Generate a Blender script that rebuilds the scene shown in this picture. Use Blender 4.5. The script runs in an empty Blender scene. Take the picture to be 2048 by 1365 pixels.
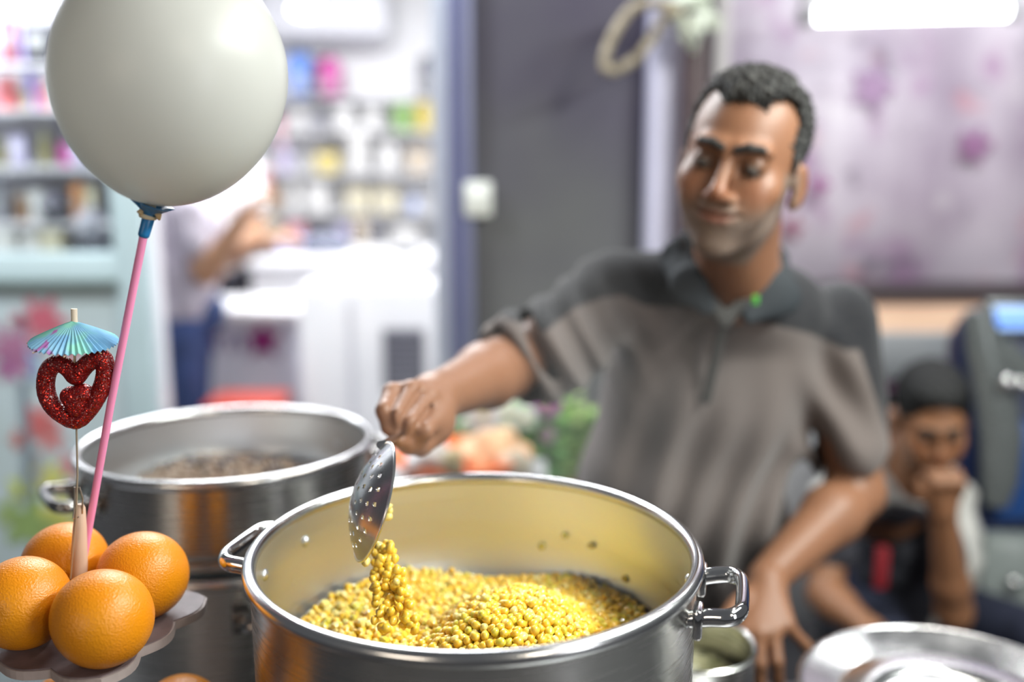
import bpy, math, random
import numpy as np
from math import sin, cos, pi, radians, atan2, sqrt, atan, tan
from mathutils import Vector, Matrix, Euler

random.seed(7); np.random.seed(7)
SC = bpy.context.scene
COL = SC.collection

# ---------------------------------------------------------------- camera
CAM_H = 1.62; PITCH = radians(10.9); FPX = 1991.0
cd = bpy.data.cameras.new('camera'); cam = bpy.data.objects.new('camera', cd); COL.objects.link(cam)
cam.location = (0, 0, CAM_H); cam.rotation_euler = (pi/2-PITCH, 0, 0)
cd.sensor_width = 36.0; cd.lens = FPX/2048*36.0; cd.clip_start = .05; cd.clip_end = 100
cd.dof.use_dof = True; cd.dof.focus_distance = 0.84; cd.dof.aperture_fstop = 1.5; cd.dof.aperture_blades = 0
SC.camera = cam
# ---------------------------------------------------------------- view, world, lamps
SC.view_settings.view_transform = 'Standard'; SC.view_settings.look = 'None'
SC.view_settings.exposure = 0.0; SC.view_settings.gamma = 1.0; SC.view_settings.use_curve_mapping = False
SC.cycles.use_denoising = True
SC.cycles.max_bounces = 8; SC.cycles.diffuse_bounces = 3; SC.cycles.glossy_bounces = 4
SC.cycles.transmission_bounces = 6; SC.cycles.transparent_max_bounces = 8; SC.cycles.volume_bounces = 0
SC.cycles.caustics_reflective = False; SC.cycles.caustics_refractive = False
SC.cycles.sample_clamp_indirect = 6.0
SC.cycles.volume_step_rate = 2.0; SC.cycles.volume_max_steps = 64
W = bpy.data.worlds.new('night'); SC.world = W; W.use_nodes = True
W.node_tree.nodes['Background'].inputs[0].default_value = (.50, .52, .56, 1)
W.node_tree.nodes['Background'].inputs[1].default_value = 0.21

def lamp(name, loc, target, size, size_y, power, color, spread=180):
    d = bpy.data.lights.new(name, 'AREA'); d.shape = 'RECTANGLE'; d.size = size; d.size_y = size_y
    d.energy = power; d.color = color; d.spread = radians(spread)
    o = bpy.data.objects.new(name, d); COL.objects.link(o); o.location = loc
    o.rotation_euler = (Vector(target)-Vector(loc)).to_track_quat('-Z', 'Y').to_euler()
    return o
# tubes hanging over the stall, above and beside the frame
lamp('stall_tube_light', (1.15, .70, 2.30), (.35, 1.0, 1.3), 1.2, .10, 38, (.93, 1.0, .96))
lamp('door_tube_light', (-.45, 2.30, 2.60), (.1, 1.2, 1.3), 1.2, .10, 30, (.93, .97, 1.0))
lamp('stall_tube_light', (.72, .95, 2.45), (.1, .85, 1.2), 1.2, .10, 14, (1.0, .96, .88))
lamp('added_goods_fill', (-1.7, 2.84, 2.16), (-1.7, 3.05, 1.3), 1.3, .05, 17, (.97, .97, 1.0))  # added fill lamp, brightens the goods behind the glass
lamp('added_shopfront_fill', (-1.7, 1.55, 2.65), (-1.75, 2.7, .9), 1.2, .10, 26, (.93, .97, 1.0), 130)  # added fill lamp for the shopfront, no awning stands here
lamp('added_pot_reflection_left', (-1.9, -2.6, 1.9), (0, 1, 1.2), 1.4, .8, 22, (1.0, .86, .70))  # added lamp behind the camera, gives the pot front something to reflect
lamp('added_pot_reflection_right', (2.3, -1.3, 1.6), (0, 1, 1.2), .45, 1.6, 26, (.95, .97, 1.0))  # added lamp, draws a reflected streak on the pot's right side
lamp('street_light', (1.8, -2.2, 3.0), (.2, 1.2, 1.2), .5, .5, 26, (1.0, .9, .75))
lamp('shop_ceiling_panel', (-.75, 4.0, 2.72), (-.75, 4.0, 0), 1.6, 1.6, 125, (.97, .98, 1.0))
lamp('shop_ceiling_panel', (-2.3, 3.4, 2.72), (-2.3, 3.4, 0), 1.2, 1.2, 20, (.97, .98, 1.0))
lamp('canopy_lamp', (1.5, 2.6, 2.75), (1.4, 3.3, 1.5), 1.2, .2, 24, (.97, .97, 1.0))

# ---------------------------------------------------------------- pixel ray -> point at depth Y
def P(px, py, Y):
    a = (px-1024)/FPX; b = (682.5-py)/FPX
    d = Vector((a, cos(PITCH)+b*sin(PITCH), -sin(PITCH)+b*cos(PITCH)))
    t = Y/d.y
    return Vector((0, 0, CAM_H))+d*t
def proj(p):
    q = Vector(p)-Vector((0, 0, CAM_H))
    dep = q.y*cos(PITCH)-q.z*sin(PITCH); up = q.y*sin(PITCH)+q.z*cos(PITCH)
    return 1024+FPX*q.x/dep, 682.5-FPX*up/dep, dep

# ---------------------------------------------------------------- materials
def M(name, col=(.5, .5, .5), rough=.5, metal=0.0, spec=.5, bump=0.0, bscale=60, var=0.0, vscale=8, vcol=None,
      attr=False, emit=None, estr=0.0, sss=0.0, trans=0.0, ior=1.45, coat=0.0, sheen=0.0, rvar=0.0, stretch=None, detail=3, alpha=None, sssr=(.008,.003,.0015), bdist=.002):
    m = bpy.data.materials.new(name); m.use_nodes = True
    nt = m.node_tree; N = nt.nodes; L = nt.links; b = N['Principled BSDF']
    b.inputs['Base Color'].default_value = (*col, 1); b.inputs['Roughness'].default_value = rough
    b.inputs['Metallic'].default_value = metal; b.inputs['Specular IOR Level'].default_value = spec
    b.inputs['Coat Weight'].default_value = coat; b.inputs['Sheen Weight'].default_value = sheen
    b.inputs['Transmission Weight'].default_value = trans; b.inputs['IOR'].default_value = ior
    if alpha is not None: b.inputs['Alpha'].default_value = alpha
    if sss:
        b.inputs['Subsurface Weight'].default_value = sss; b.inputs['Subsurface Radius'].default_value = (1, .4, .2)
        b.inputs['Subsurface Scale'].default_value = sssr[0]
    if emit: b.inputs['Emission Color'].default_value = (*emit, 1); b.inputs['Emission Strength'].default_value = estr
    src = None
    def tc():
        nonlocal src
        if src is None:
            t = N.new('ShaderNodeTexCoord'); src = t.outputs['Object']
            if stretch:
                mp = N.new('ShaderNodeMapping'); mp.inputs['Scale'].default_value = stretch
                L.new(src, mp.inputs[0]); src = mp.outputs[0]
        return src
    base = None
    if attr:
        a = N.new('ShaderNodeAttribute'); a.attribute_name = 'Col'; base = a.outputs['Color']
        L.new(base, b.inputs['Base Color'])
    if var:
        n = N.new('ShaderNodeTexNoise'); n.inputs['Scale'].default_value = vscale; n.inputs['Detail'].default_value = detail
        L.new(tc(), n.inputs['Vector'])
        r = N.new('ShaderNodeValToRGB'); r.color_ramp.elements[0].position = .35; r.color_ramp.elements[1].position = .68
        L.new(n.outputs[0], r.inputs[0])
        mx = N.new('ShaderNodeMix'); mx.data_type = 'RGBA'
        c2 = vcol if vcol else tuple(c*(1-var) for c in col)
        if base: L.new(base, mx.inputs[6])
        else: mx.inputs[6].default_value = (*col, 1)
        mx.inputs[7].default_value = (*c2, 1)
        if attr:
            mm = N.new('ShaderNodeMath'); mm.operation = 'MULTIPLY'; mm.inputs[1].default_value = var
            L.new(r.outputs[0], mm.inputs[0]); L.new(mm.outputs[0], mx.inputs[0])
        else: L.new(r.outputs[0], mx.inputs[0])
        L.new(mx.outputs[2], b.inputs['Base Color'])
    if bump:
        n = N.new('ShaderNodeTexNoise'); n.inputs['Scale'].default_value = bscale; n.inputs['Detail'].default_value = detail
        L.new(tc(), n.inputs['Vector'])
        bp = N.new('ShaderNodeBump'); bp.inputs['Strength'].default_value = bump; bp.inputs['Distance'].default_value = bdist
        L.new(n.outputs[0], bp.inputs['Height']); L.new(bp.outputs[0], b.inputs['Normal'])
    if rvar:
        n = N.new('ShaderNodeTexNoise'); n.inputs['Scale'].default_value = 14; n.inputs['Detail'].default_value = 4
        L.new(tc(), n.inputs['Vector'])
        mr = N.new('ShaderNodeMapRange'); mr.inputs[1].default_value = .3; mr.inputs[2].default_value = .7
        mr.inputs[3].default_value = max(0, rough-rvar); mr.inputs[4].default_value = rough+rvar
        L.new(n.outputs[0], mr.inputs[0]); L.new(mr.outputs[0], b.inputs['Roughness'])
    return m
def glass_mat(name, tint=(.96, .98, .98)):
    m = bpy.data.materials.new(name); m.use_nodes = True; nt = m.node_tree; N = nt.nodes; L = nt.links; N.clear()
    o = N.new('ShaderNodeOutputMaterial'); t = N.new('ShaderNodeBsdfTransparent'); g = N.new('ShaderNodeBsdfGlossy')
    t.inputs[0].default_value = (*tint, 1); g.inputs['Roughness'].default_value = .03
    f = N.new('ShaderNodeFresnel'); f.inputs[0].default_value = 1.45; mx = N.new('ShaderNodeMixShader')
    ge = N.new('ShaderNodeNewGeometry'); s_ = N.new('ShaderNodeMath'); s_.operation = 'SUBTRACT'; s_.inputs[0].default_value = 1; L.new(ge.outputs['Backfacing'], s_.inputs[1])
    mu = N.new('ShaderNodeMath'); mu.operation = 'MULTIPLY'; L.new(f.outputs[0], mu.inputs[0]); L.new(s_.outputs[0], mu.inputs[1])
    L.new(mu.outputs[0], mx.inputs[0]); L.new(t.outputs[0], mx.inputs[1]); L.new(g.outputs[0], mx.inputs[2]); L.new(mx.outputs[0], o.inputs[0])
    return m
def steel(name, col=(.66, .65, .62), rough=.25, rv=.06, br=.07, zscale=500):
    # brushed round steel: fine rings running round the wall
    m = M(name, col, rough, 1.0, rvar=rv, bump=br, bscale=1.0, stretch=(6, 6, zscale), detail=2, bdist=.0004)
    for n in m.node_tree.nodes:
        if n.type == 'TEX_NOISE' and n.inputs['Scale'].default_value == 14: n.inputs['Scale'].default_value = 1.2
    return m
MAT = {}
def PM(name, col, rough=.6, **k):      # cached plain paint / plastic
    key = (name, tuple(round(c, 3) for c in col), rough)
    if key not in MAT:
        k.setdefault('var', .12); k.setdefault('vscale', 20)
        MAT[key] = M(name, col, rough, **k)
    return MAT[key]

# ---------------------------------------------------------------- objects
def tag(o, label=None, cat=None, group=None, kind=None):
    if label: o['label'] = label
    if cat: o['category'] = cat
    if group: o['group'] = group
    if kind: o['kind'] = kind
    return o
def thing(name, label, cat, loc=(0, 0, 0), rz=0, group=None):
    o = bpy.data.objects.new(name, None); COL.objects.link(o); o.location = loc; o.rotation_euler = (0, 0, rz)
    o.empty_display_size = .05
    return tag(o, label, cat, group)
def copy_tree(o, parent=None):
    c = o.copy(); COL.objects.link(c); c.parent = parent
    for ch in list(o.children): copy_tree(ch, c)
    return c

class G:
    """collects faces and links them as ONE mesh object"""
    def __init__(s): s.v = []; s.f = []; s.c = []
    def add(s, V, F, M4=None):
        n = len(s.v)
        s.v += [tuple(M4@Vector(p)) if M4 is not None else tuple(p) for p in V]
        s.f += [tuple(i+n for i in f) for f in F]
        return s
    def box(s, c, d, rz=0, M4=None, bev=0):
        x, y, z = d[0]/2, d[1]/2, d[2]/2
        R = Matrix.Translation(Vector(c))@Matrix.Rotation(rz, 4, 'Z')
        if M4 is not None: R = M4@R
        if bev <= 0:
            V = [(sx*x, sy*y, sz*z) for sz in (-1, 1) for sx, sy in ((-1, -1), (1, -1), (1, 1), (-1, 1))]
            F = [(3, 2, 1, 0), (4, 5, 6, 7), (0, 1, 5, 4), (1, 2, 6, 5), (2, 3, 7, 6), (3, 0, 4, 7)]
            return s.add(V, F, R)
        b = min(bev, x*.9, y*.9, z*.9)
        rings = []
        for zz, ins in ((-z, b), (-z+b*.3, b*.3), (-z+b, 0), (z-b, 0), (z-b*.3, b*.3), (z, b)):
            ring = []
            for cx, cy, a0 in ((x-b, y-b, 0), (-x+b, y-b, 90), (-x+b, -y+b, 180), (x-b, -y+b, 270)):
                for k in range(3):
                    a = radians(a0+k*45); r = max(b-ins, 0)
                    ring.append((cx+r*cos(a), cy+r*sin(a), zz))
            rings.append(ring)
        n = 12; V = [p for r in rings for p in r]; F = [tuple(range(n-1, -1, -1)), tuple(range(n*5, n*6))]
        for i in range(5):
            for j in range(n): F.append((i*n+j, i*n+(j+1) % n, (i+1)*n+(j+1) % n, (i+1)*n+j))
        return s.add(V, F, R)
    def lathe(s, prof, seg=48, M4=None, close=False, fn=None):
        V = []; F = []; n = len(prof)
        for (r, z) in prof:
            for j in range(seg):
                a = 2*pi*j/seg; rr, zz = (r, z) if fn is None else fn(r, z, a)
                V.append((rr*cos(a), rr*sin(a), zz))
        for i in range(n if close else n-1):
            k = (i+1) % n
            for j in range(seg):
                F.append((i*seg+j, i*seg+(j+1) % seg, k*seg+(j+1) % seg, k*seg+j))
        return s.add(V, F, M4)
    def disc(s, c, r, seg=24, M4=None, up=1):
        V = [(c[0]+r*cos(2*pi*j/seg), c[1]+r*sin(2*pi*j/seg), c[2]) for j in range(seg)]
        return s.add(V, [tuple(range(seg)) if up > 0 else tuple(range(seg-1, -1, -1))], M4)
    def tube(s, pts, r, seg=12, closed=False, flat=None, caps=True):
        pts = [Vector(p) for p in pts]; n = len(pts)
        rs = r if isinstance(r, (list, tuple)) else [r]*n
        V = []; F = []; up = None
        for i, p in enumerate(pts):
            t = (pts[(i+1) % n]-pts[i-1]) if closed else (pts[min(i+1, n-1)]-pts[max(i-1, 0)])
            t.normalize()
            if up is None:
                up = Vector((0, 0, 1)) if abs(t.z) < .9 else Vector((1, 0, 0))
                if flat: up = Vector(flat[0])
            u = (up-t*up.dot(t)).normalized(); w = t.cross(u); up = u
            k = flat[1] if flat else 1
            for j in range(seg):
                a = 2*pi*j/seg; V.append(p+u*cos(a)*rs[i]*k+w*sin(a)*rs[i])
        m = n if closed else n-1
        for i in range(m):
            q = (i+1) % n
            for j in range(seg): F.append((i*seg+j, i*seg+(j+1) % seg, q*seg+(j+1) % seg, q*seg+j))
        if not closed and caps: F += [tuple(range(seg-1, -1, -1)), tuple(range((n-1)*seg, n*seg))]
        return s.add(V, F)
    def ball(s, c, r, u=16, v=10, R=None):
        if not isinstance(r, (tuple, list, Vector)): r = (r, r, r)
        V = [(0, 0, r[2])]; F = []
        for i in range(1, v):
            t = pi*i/v
            for j in range(u):
                a = 2*pi*j/u; V.append((r[0]*sin(t)*cos(a), r[1]*sin(t)*sin(a), r[2]*cos(t)))
        V.append((0, 0, -r[2]))
        for j in range(u): F.append((0, 1+j, 1+(j+1) % u))
        for i in range(v-2):
            for j in range(u):
                a = 1+i*u+j; b = 1+i*u+(j+1) % u; F.append((a, a+u, b+u, b))
        k = len(V)-1
        for j in range(u): F.append((k, k-u+(j+1) % u, k-u+j))
        M4 = Matrix.Translation(Vector(c))
        if R is not None: M4 = M4@R.to_4x4()
        return s.add(V, F, M4)
    def prism(s, poly, z0, z1, M4=None):
        n = len(poly); V = [(x, y, z0) for x, y in poly]+[(x, y, z1) for x, y in poly]
        F = [tuple(range(n-1, -1, -1)), tuple(range(n, 2*n))]+[(i, (i+1) % n, n+(i+1) % n, n+i) for i in range(n)]
        return s.add(V, F, M4)
    def build(s, name, mat, parent=None, off=None, smooth=True, loc=None, sharp=None):
        me = bpy.data.meshes.new(name); o3 = Vector(off) if off is not None else Vector((0, 0, 0))
        me.from_pydata([tuple(Vector(p)-o3) for p in s.v], [], s.f); me.update()
        if mat: me.materials.append(mat)
        if smooth:
            me.polygons.foreach_set('use_smooth', [True]*len(me.polygons))
            me.set_sharp_from_angle(angle=radians(sharp if sharp else 40))
        o = bpy.data.objects.new(name, me); COL.objects.link(o)
        if parent: o.parent = parent
        elif off is not None: o.location = o3
        if loc is not None: o.location = loc
        return o

# ---------------------------------------------------------------- signed distance bodies -> one continuous mesh (surface nets)
class SDF:
    def __init__(s): s.p = []; s.disp = None
    def cap(s, a, b, ra, rb=None, k=.012, sub=False, flat=None):
        rb = ra if rb is None else rb
        s.p.append(('c', np.array(a, float), np.array(b, float), ra, rb, k, sub, None if flat is None else (np.array(Vector(flat[0]).normalized()), flat[1]))); return s
    def ell(s, c, r, R=None, k=.012, sub=False):
        Rm = np.eye(3) if R is None else np.array(R, float)
        s.p.append(('e', np.array(c, float), np.array(r, float), Rm, None, k, sub, None)); return s
    def chain(s, pts, rs, k=.006):
        for i in range(len(pts)-1): s.cap(pts[i], pts[i+1], rs[i], rs[i+1], k)
        return s
    def one(s, p, X):
        if p[0] == 'c':
            a, b, ra, rb = p[1:5]; ba = b-a; pa = X-a
            h = np.clip((pa@ba)/max(ba@ba, 1e-12), 0, 1); q = pa-h[:, None]*ba
            if p[7] is not None:
                n, f = p[7]; q = q+(q@n)[:, None]*n*(1/f-1)
                return (np.sqrt((q*q).sum(1))-(ra+(rb-ra)*h))*max(f, .5)
            return np.sqrt((q*q).sum(1))-(ra+(rb-ra)*h)
        c, r, R = p[1:4]; q = (X-c)@R; a = np.sqrt(((q/r)**2).sum(1)); b = np.sqrt(((q/r**2)**2).sum(1))
        return a*(a-1)/np.maximum(b, 1e-9)
    def ev(s, X, prims):
        d = None
        for p in prims:
            e = s.one(p, X); k = p[5]
            if d is None: d = e; continue
            if p[6]:
                e2 = -e; h = np.maximum(k-np.abs(d-e2), 0)/k; d = np.maximum(d, e2)+h*h*k*.25
            else:
                h = np.maximum(k-np.abs(d-e), 0)/k; d = np.minimum(d, e)-h*h*k*.25
        return d
    def grid(s, cell, pad=.02):
        lo = np.full(3, 1e9); hi = -lo
        for p in s.p:
            if p[6]: continue
            if p[0] == 'c':
                for q, r in ((p[1], p[3]), (p[2], p[4])): lo = np.minimum(lo, q-r); hi = np.maximum(hi, q+r)
            else: r = max(p[2]); lo = np.minimum(lo, p[1]-r); hi = np.maximum(hi, p[1]+r)
        lo -= pad; hi += pad
        B = 12; nb = np.ceil((hi-lo)/(cell*B)).astype(int); n = nb*B
        D = np.full(tuple(n), 1.0, np.float32)
        bc = np.stack(np.meshgrid(*[(np.arange(k)+.5)*B*cell for k in nb], indexing='ij'), -1).reshape(-1, 3)+lo
        E = np.stack([s.one(p, bc) for p in s.p], 1)
        tot = s.ev(bc, s.p); hd = cell*B*.87
        g = (np.stack(np.meshgrid(*[np.arange(B)]*3, indexing='ij'), -1).reshape(-1, 3)+.0)*cell
        sub = np.array([p[6] for p in s.p]); dmin = np.where(sub, 1e9, E).min(1)
        for i in range(len(bc)):
            bi = np.unravel_index(i, tuple(nb)); sl = tuple(slice(b*B, b*B+B) for b in bi)
            if abs(tot[i]) > hd*1.9+.01: D[sl] = tot[i]; continue
            sel = [p for j, p in enumerate(s.p) if (E[i, j] < dmin[i]+2.3*hd+.03 if not p[6] else E[i, j] < 1.5*hd+.02)]
            while sel and sel[0][6]: sel = sel[1:]
            X = g+(bc[i]-hd/.87*.5)
            d = s.ev(X, sel)
            if s.disp is not None: d = d+s.disp(X)
            D[sl] = d.reshape(B, B, B)
        return D, lo
    def mesh(s, name, cell, mat, parent=None, off=None, color=None, smooth_it=1):
        D, lo = s.grid(cell); I = D < 0; cnt = np.zeros(tuple(k-1 for k in D.shape), np.int8)
        for a in (0, 1):
            for b in (0, 1):
                for c in (0, 1): cnt += I[a:D.shape[0]-1+a, b:D.shape[1]-1+b, c:D.shape[2]-1+c]
        A = np.stack(np.nonzero((cnt > 0) & (cnt < 8)), 1); del cnt
        S = np.zeros((len(A), 3)); K = np.zeros(len(A))
        cor = [(a, b, c) for a in (0, 1) for b in (0, 1) for c in (0, 1)]
        val = {q: D[A[:, 0]+q[0], A[:, 1]+q[1], A[:, 2]+q[2]].astype(float) for q in cor}
        for q in cor:
            for ax in range(3):
                if q[ax]: continue
                w = list(q); w[ax] = 1; w = tuple(w); v0, v1 = val[q], val[w]; m = (v0 < 0) != (v1 < 0)
                t = np.where(m, v0/np.where(m, v0-v1, 1), 0); pt = np.array(q, float)+t[:, None]*(np.array(w)-np.array(q))
                S += np.where(m[:, None], pt, 0); K += m
        Vx = (A+S/K[:, None])*cell+lo
        sh = np.array(D.shape); key = (A[:, 0]*sh[1]+A[:, 1])*sh[2]+A[:, 2]
        F = []
        for ax in range(3):
            u, w = (ax+1) % 3, (ax+2) % 3
            s0 = [slice(None)]*3; s1 = [slice(None)]*3; s0[ax] = slice(0, -1); s1[ax] = slice(1, None)
            a0 = I[tuple(s0)]; a1 = I[tuple(s1)]; e = np.stack(np.nonzero(a0 != a1), 1)
            e = e[(e[:, u] > 0) & (e[:, w] > 0)]; ins = I[e[:, 0], e[:, 1], e[:, 2]]
            q = []
            for du, dw in ((-1, -1), (0, -1), (0, 0), (-1, 0)):
                c = e.copy(); c[:, u] += du; c[:, w] += dw; q.append((c[:, 0]*sh[1]+c[:, 1])*sh[2]+c[:, 2])
            q = np.stack(q, 1); q[~ins] = q[~ins][:, ::-1]
            ix = np.searchsorted(key, q.ravel()); ix = np.minimum(ix, len(key)-1)
            ok = (key[ix] == q.ravel()).reshape(q.shape).all(1); F.append(ix.reshape(q.shape)[ok])
        F = np.concatenate(F)
        for _ in range(smooth_it):     # light relax
            acc = np.zeros_like(Vx); n = np.zeros(len(Vx))
            for a, b in ((0, 1), (1, 2), (2, 3), (3, 0)):
                for x in range(3):
                    acc[:, x] += np.bincount(F[:, a], Vx[F[:, b], x], len(Vx))+np.bincount(F[:, b], Vx[F[:, a], x], len(Vx))
                n += np.bincount(F[:, a], minlength=len(Vx))+np.bincount(F[:, b], minlength=len(Vx))
            Vx = Vx*.5+.5*acc/np.maximum(n, 1)[:, None]
        o3 = np.array(off) if off is not None else np.zeros(3)
        me = bpy.data.meshes.new(name); V = (Vx-o3).astype(np.float32)
        me.vertices.add(len(V)); me.vertices.foreach_set('co', V.ravel())
        me.loops.add(F.size); me.loops.foreach_set('vertex_index', F.ravel().astype(np.int32))
        me.polygons.add(len(F)); me.polygons.foreach_set('loop_start', np.arange(0, F.size, 4, dtype=np.int32))
        me.update(calc_edges=True); me.validate()
        me.polygons.foreach_set('use_smooth', np.ones(len(me.polygons), bool))
        if color is not None:
            c = color(Vx); at = me.color_attributes.new('Col', 'FLOAT_COLOR', 'POINT')
            at.data.foreach_set('color', np.concatenate([c, np.ones((len(c), 1))], 1).astype(np.float32).ravel())
        me.materials.append(mat); o = bpy.data.objects.new(name, me); COL.objects.link(o)
        if parent: o.parent = parent
        elif off is not None: o.location = off
        return o
# ---------------------------------------------------------------- the setting
def struct(g, name, mat, **k):
    o = g.build(name, mat, **k); o['kind'] = 'structure'; return o
m_floor = M('paving', (.10, .10, .11), .6, var=.5, vscale=3, bump=.3, bscale=40)
m_shopfloor = M('shop_tiles', (.55, .55, .56), .25, var=.1, vscale=2)
m_white = M('white_wall_paint', (.80, .80, .81), .6, var=.04)
m_purple = M('dark_plum_panel', (.050, .042, .075), .45, var=.6, vcol=(.115, .12, .115), vscale=1.1, bump=.06, bscale=30)
m_lilac = M('lilac_column', (.56, .55, .70), .4, var=.1, vscale=3)
m_teal = M('pale_teal_aluminium', (.42, .53, .56), .35, spec=.6, var=.08, vscale=4)
m_jamb = M('slate_blue_frame', (.17, .18, .30), .4, var=.25, vscale=1.5)
m_glass = glass_mat('window_glass')

struct(G().box((0, 2.2, -.05), (9, 13, .1)), 'floor', m_floor)
struct(G().box((-1.9, 4.75, .05), (3.9, 4.0, .1)), 'floor_shop', m_shopfloor)
# shop room: back wall, right wall, left wall, ceiling
struct(G().box((-1.9, 6.25, 1.45), (4.1, .1, 2.9)), 'wall_back', m_white)
struct(G().box((-.02, 4.5, 1.45), (.1, 3.4, 2.9)), 'wall_right', m_white)
struct(G().box((-3.9, 4.5, 1.45), (.1, 3.6, 2.9)), 'wall_left', m_white)
struct(G().box((-1.95, 4.5, 2.82), (4.0, 3.6, .08)), 'ceiling', m_white)

# dark plum facade panel between shop door and the lilac column
xa = P(945, 600, 2.6).x; xb = P(1292, 600, 2.6).x; xc = P(1352, 600, 2.5).x
struct(G().box(((xa+xb)/2+.05, 2.66, 1.6), (xb-xa+.12, .12, 3.2)), 'wall_facade', m_purple)
struct(G().box(((xb+xc)/2-.005, 2.56, 1.6), (xc-xb+.02, .12, 3.2), bev=.01), 'trim_1', m_lilac)
xd = P(1410, 600, 2.75).x; xe = P(1440, 600, 2.75).x
struct(G().box(((xd+xe)/2, 2.80, 1.6), (xe-xd, .1, 3.2), bev=.006), 'trim_2', M('cream_strip', (.55, .52, .52), .5))
struct(G().box(((xc+xd)/2, 2.84, 1.6), (xd-xc+.06, .1, 3.2)), 'trim_3', m_purple)
# street side wall behind the right hand stall
struct(G().box((2.6, 4.35, 1.6), (4.2, .12, 3.2)), 'wall_stall', M('greyish_wall', (.30, .28, .31), .7, var=.3, vscale=3))
struct(G().box((.56, 3.6, 1.6), (.08, 1.5, 3.2)), 'wall_stall_side', m_purple)

# shop door frame: jambs
def jamb(n, p0, p1, Y, mat, dep=.14, z0=0, z1=2.9):
    x0, x1 = P(p0, 500, Y).x, P(p1, 500, Y).x
    return struct(G().box(((x0+x1)/2, Y+dep/2, (z0+z1)/2), (x1-x0, dep, z1-z0), bev=.006), n, mat)
jamb('door_1', 868, 902, 2.66, M('pale_jamb', (.62, .66, .74), .35, var=.1, vscale=3), .10)
jamb('door_2', 900, 947, 2.56, m_jamb, .14)
jamb('trim_4', 912, 922, 2.545, M('blue_seal', (.08, .09, .22), .4), .02)

# left shop window: frame members, glass, printed lower panel
WY = 2.72
w = struct(G().box((P(258, 500, WY).x, WY+.03, 1.45), (P(292, 500, WY).x-P(228, 500, WY).x, .07, 2.9), bev=.008), 'window_1', m_teal)
zt, zb = P(100, 508, WY).z, P(100, 572, WY).z
xl, xr = -3.9, P(232, 500, WY).x
r = G().box(((xl+xr)/2, WY+.03, (zt+zb)/2), (xr-xl, .075, zt-zb), bev=.006).build('window_rail', m_teal, w)
G().box(((xl+xr)/2, WY-.012, zb+.008), (xr-xl, .02, .018)).build('rail_shadow_strip', PM('seal_or_shade', (.10, .13, .12)), r)  # shadow along the rail's lower edge, made as a dark strip
G().box(((xl+xr)/2, WY+.03, 2.86), (xr-xl, .075, .1), bev=.006).build('window_rail', m_teal, w)
G().box(((xl+xr)/2, WY+.03, (zt+2.81)/2), (xr-xl, .008, 2.81-zt)).build('pane', m_glass, w)
m_panel = M('pale_blue_panel', (.42, .50, .56), .4, var=.25, vscale=2.2, vcol=(.36, .42, .40))
pn = G().box(((xl+xr)/2, WY+.03, zb/2), (xr-xl, .03, zb)).build('lower_panel', m_panel, w)
# printed decoration on the lower panel: flowers, stalks, foliage
decoY = WY+.012
def decal(px, py, r, col, petals=6, name='printed_flower'):
    c = P(px, py, decoY); g = G(); k = 6*petals; poly = []
    for i in range(k):
        a = 2*pi*i/k; rr = r*(.72+.28*cos(petals*a)); poly.append((rr*cos(a), rr*sin(a)))
    T = Matrix.Translation(c)@Matrix.Rotation(pi/2, 4, 'X')
    g.prism(poly, -.0015, .0015, T); return g.build(name, PM('print', col, .5), pn, smooth=False)
for px, py, r, c in ((85, 640, .075, (.42, .10, .14)), (25, 700, .085, (.30, .13, .22)), (18, 735, .05, (.30, .12, .24)), (135, 690, .06, (.45, .16, .20)),
                     (80, 845, .06, (.48, .13, .13)), (40, 880, .035, (.42, .14, .12)), (100, 875, .05, (.50, .2, .2)), (145, 930, .045, (.5, .2, .2)), (35, 640, .03, (.4, .2, .25))):
    decal(px, py, r, c)
for px, py, r, c in ((45, 980, .05, (.42, .48, .10)), (100, 960, .06, (.50, .50, .14)), (60, 1050, .09, (.24, .34, .12)), (20, 1030, .06, (.28, .36, .16)), (110, 1040, .08, (.50, .48, .12)), (150, 1000, .05, (.45, .47, .2))):
    decal(px, py, r, c, 5, 'printed_leaf')
for px, y0, y1, c in ((45, 760, 1000, (.16, .20, .24)), (72, 900, 960, (.3, .3, .3)), (60, 700, 760, (.22, .32, .50))):
    a = P(px, y0, decoY); b = P(px+8, y1, decoY); G().tube([a, (a+b)/2+Vector((.008, 0, 0)), b], .012, 8).build('printed_stalk', PM('print', c, .5), pn)

# ---------------------------------------------------------------- outer electrics and pipe
sb = P(956, 398, 2.575)
t = thing('switch_box', 'white switch box fixed to the slate blue door frame', 'switch', sb)
G().box((0, 0, 0), (.072, .05, .088), bev=.008).build('box', PM('white_plastic', (.74, .76, .72), .4), t)
G().box((0, -.028, 0), (.03, .01, .045), bev=.004).build('rocker', PM('white_plastic', (.80, .82, .78), .4), t)
pz = Vector((P(1385, 300, 2.45).x, 2.45, 0))
t = thing('brown_pole', 'brown metal pole standing before the lilac column', 'pole', pz)
G().lathe([(.031, .01), (.031, 3.1)], 24).build('shaft', M('brown_pole', (.10, .07, .075), .45, var=.3), t)
G().lathe([(0.001, 0), (.06, 0), (.06, .012), (.032, .014)], 24).build('foot_plate', M('pole_foot', (.09, .07, .07), .5), t)
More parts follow.
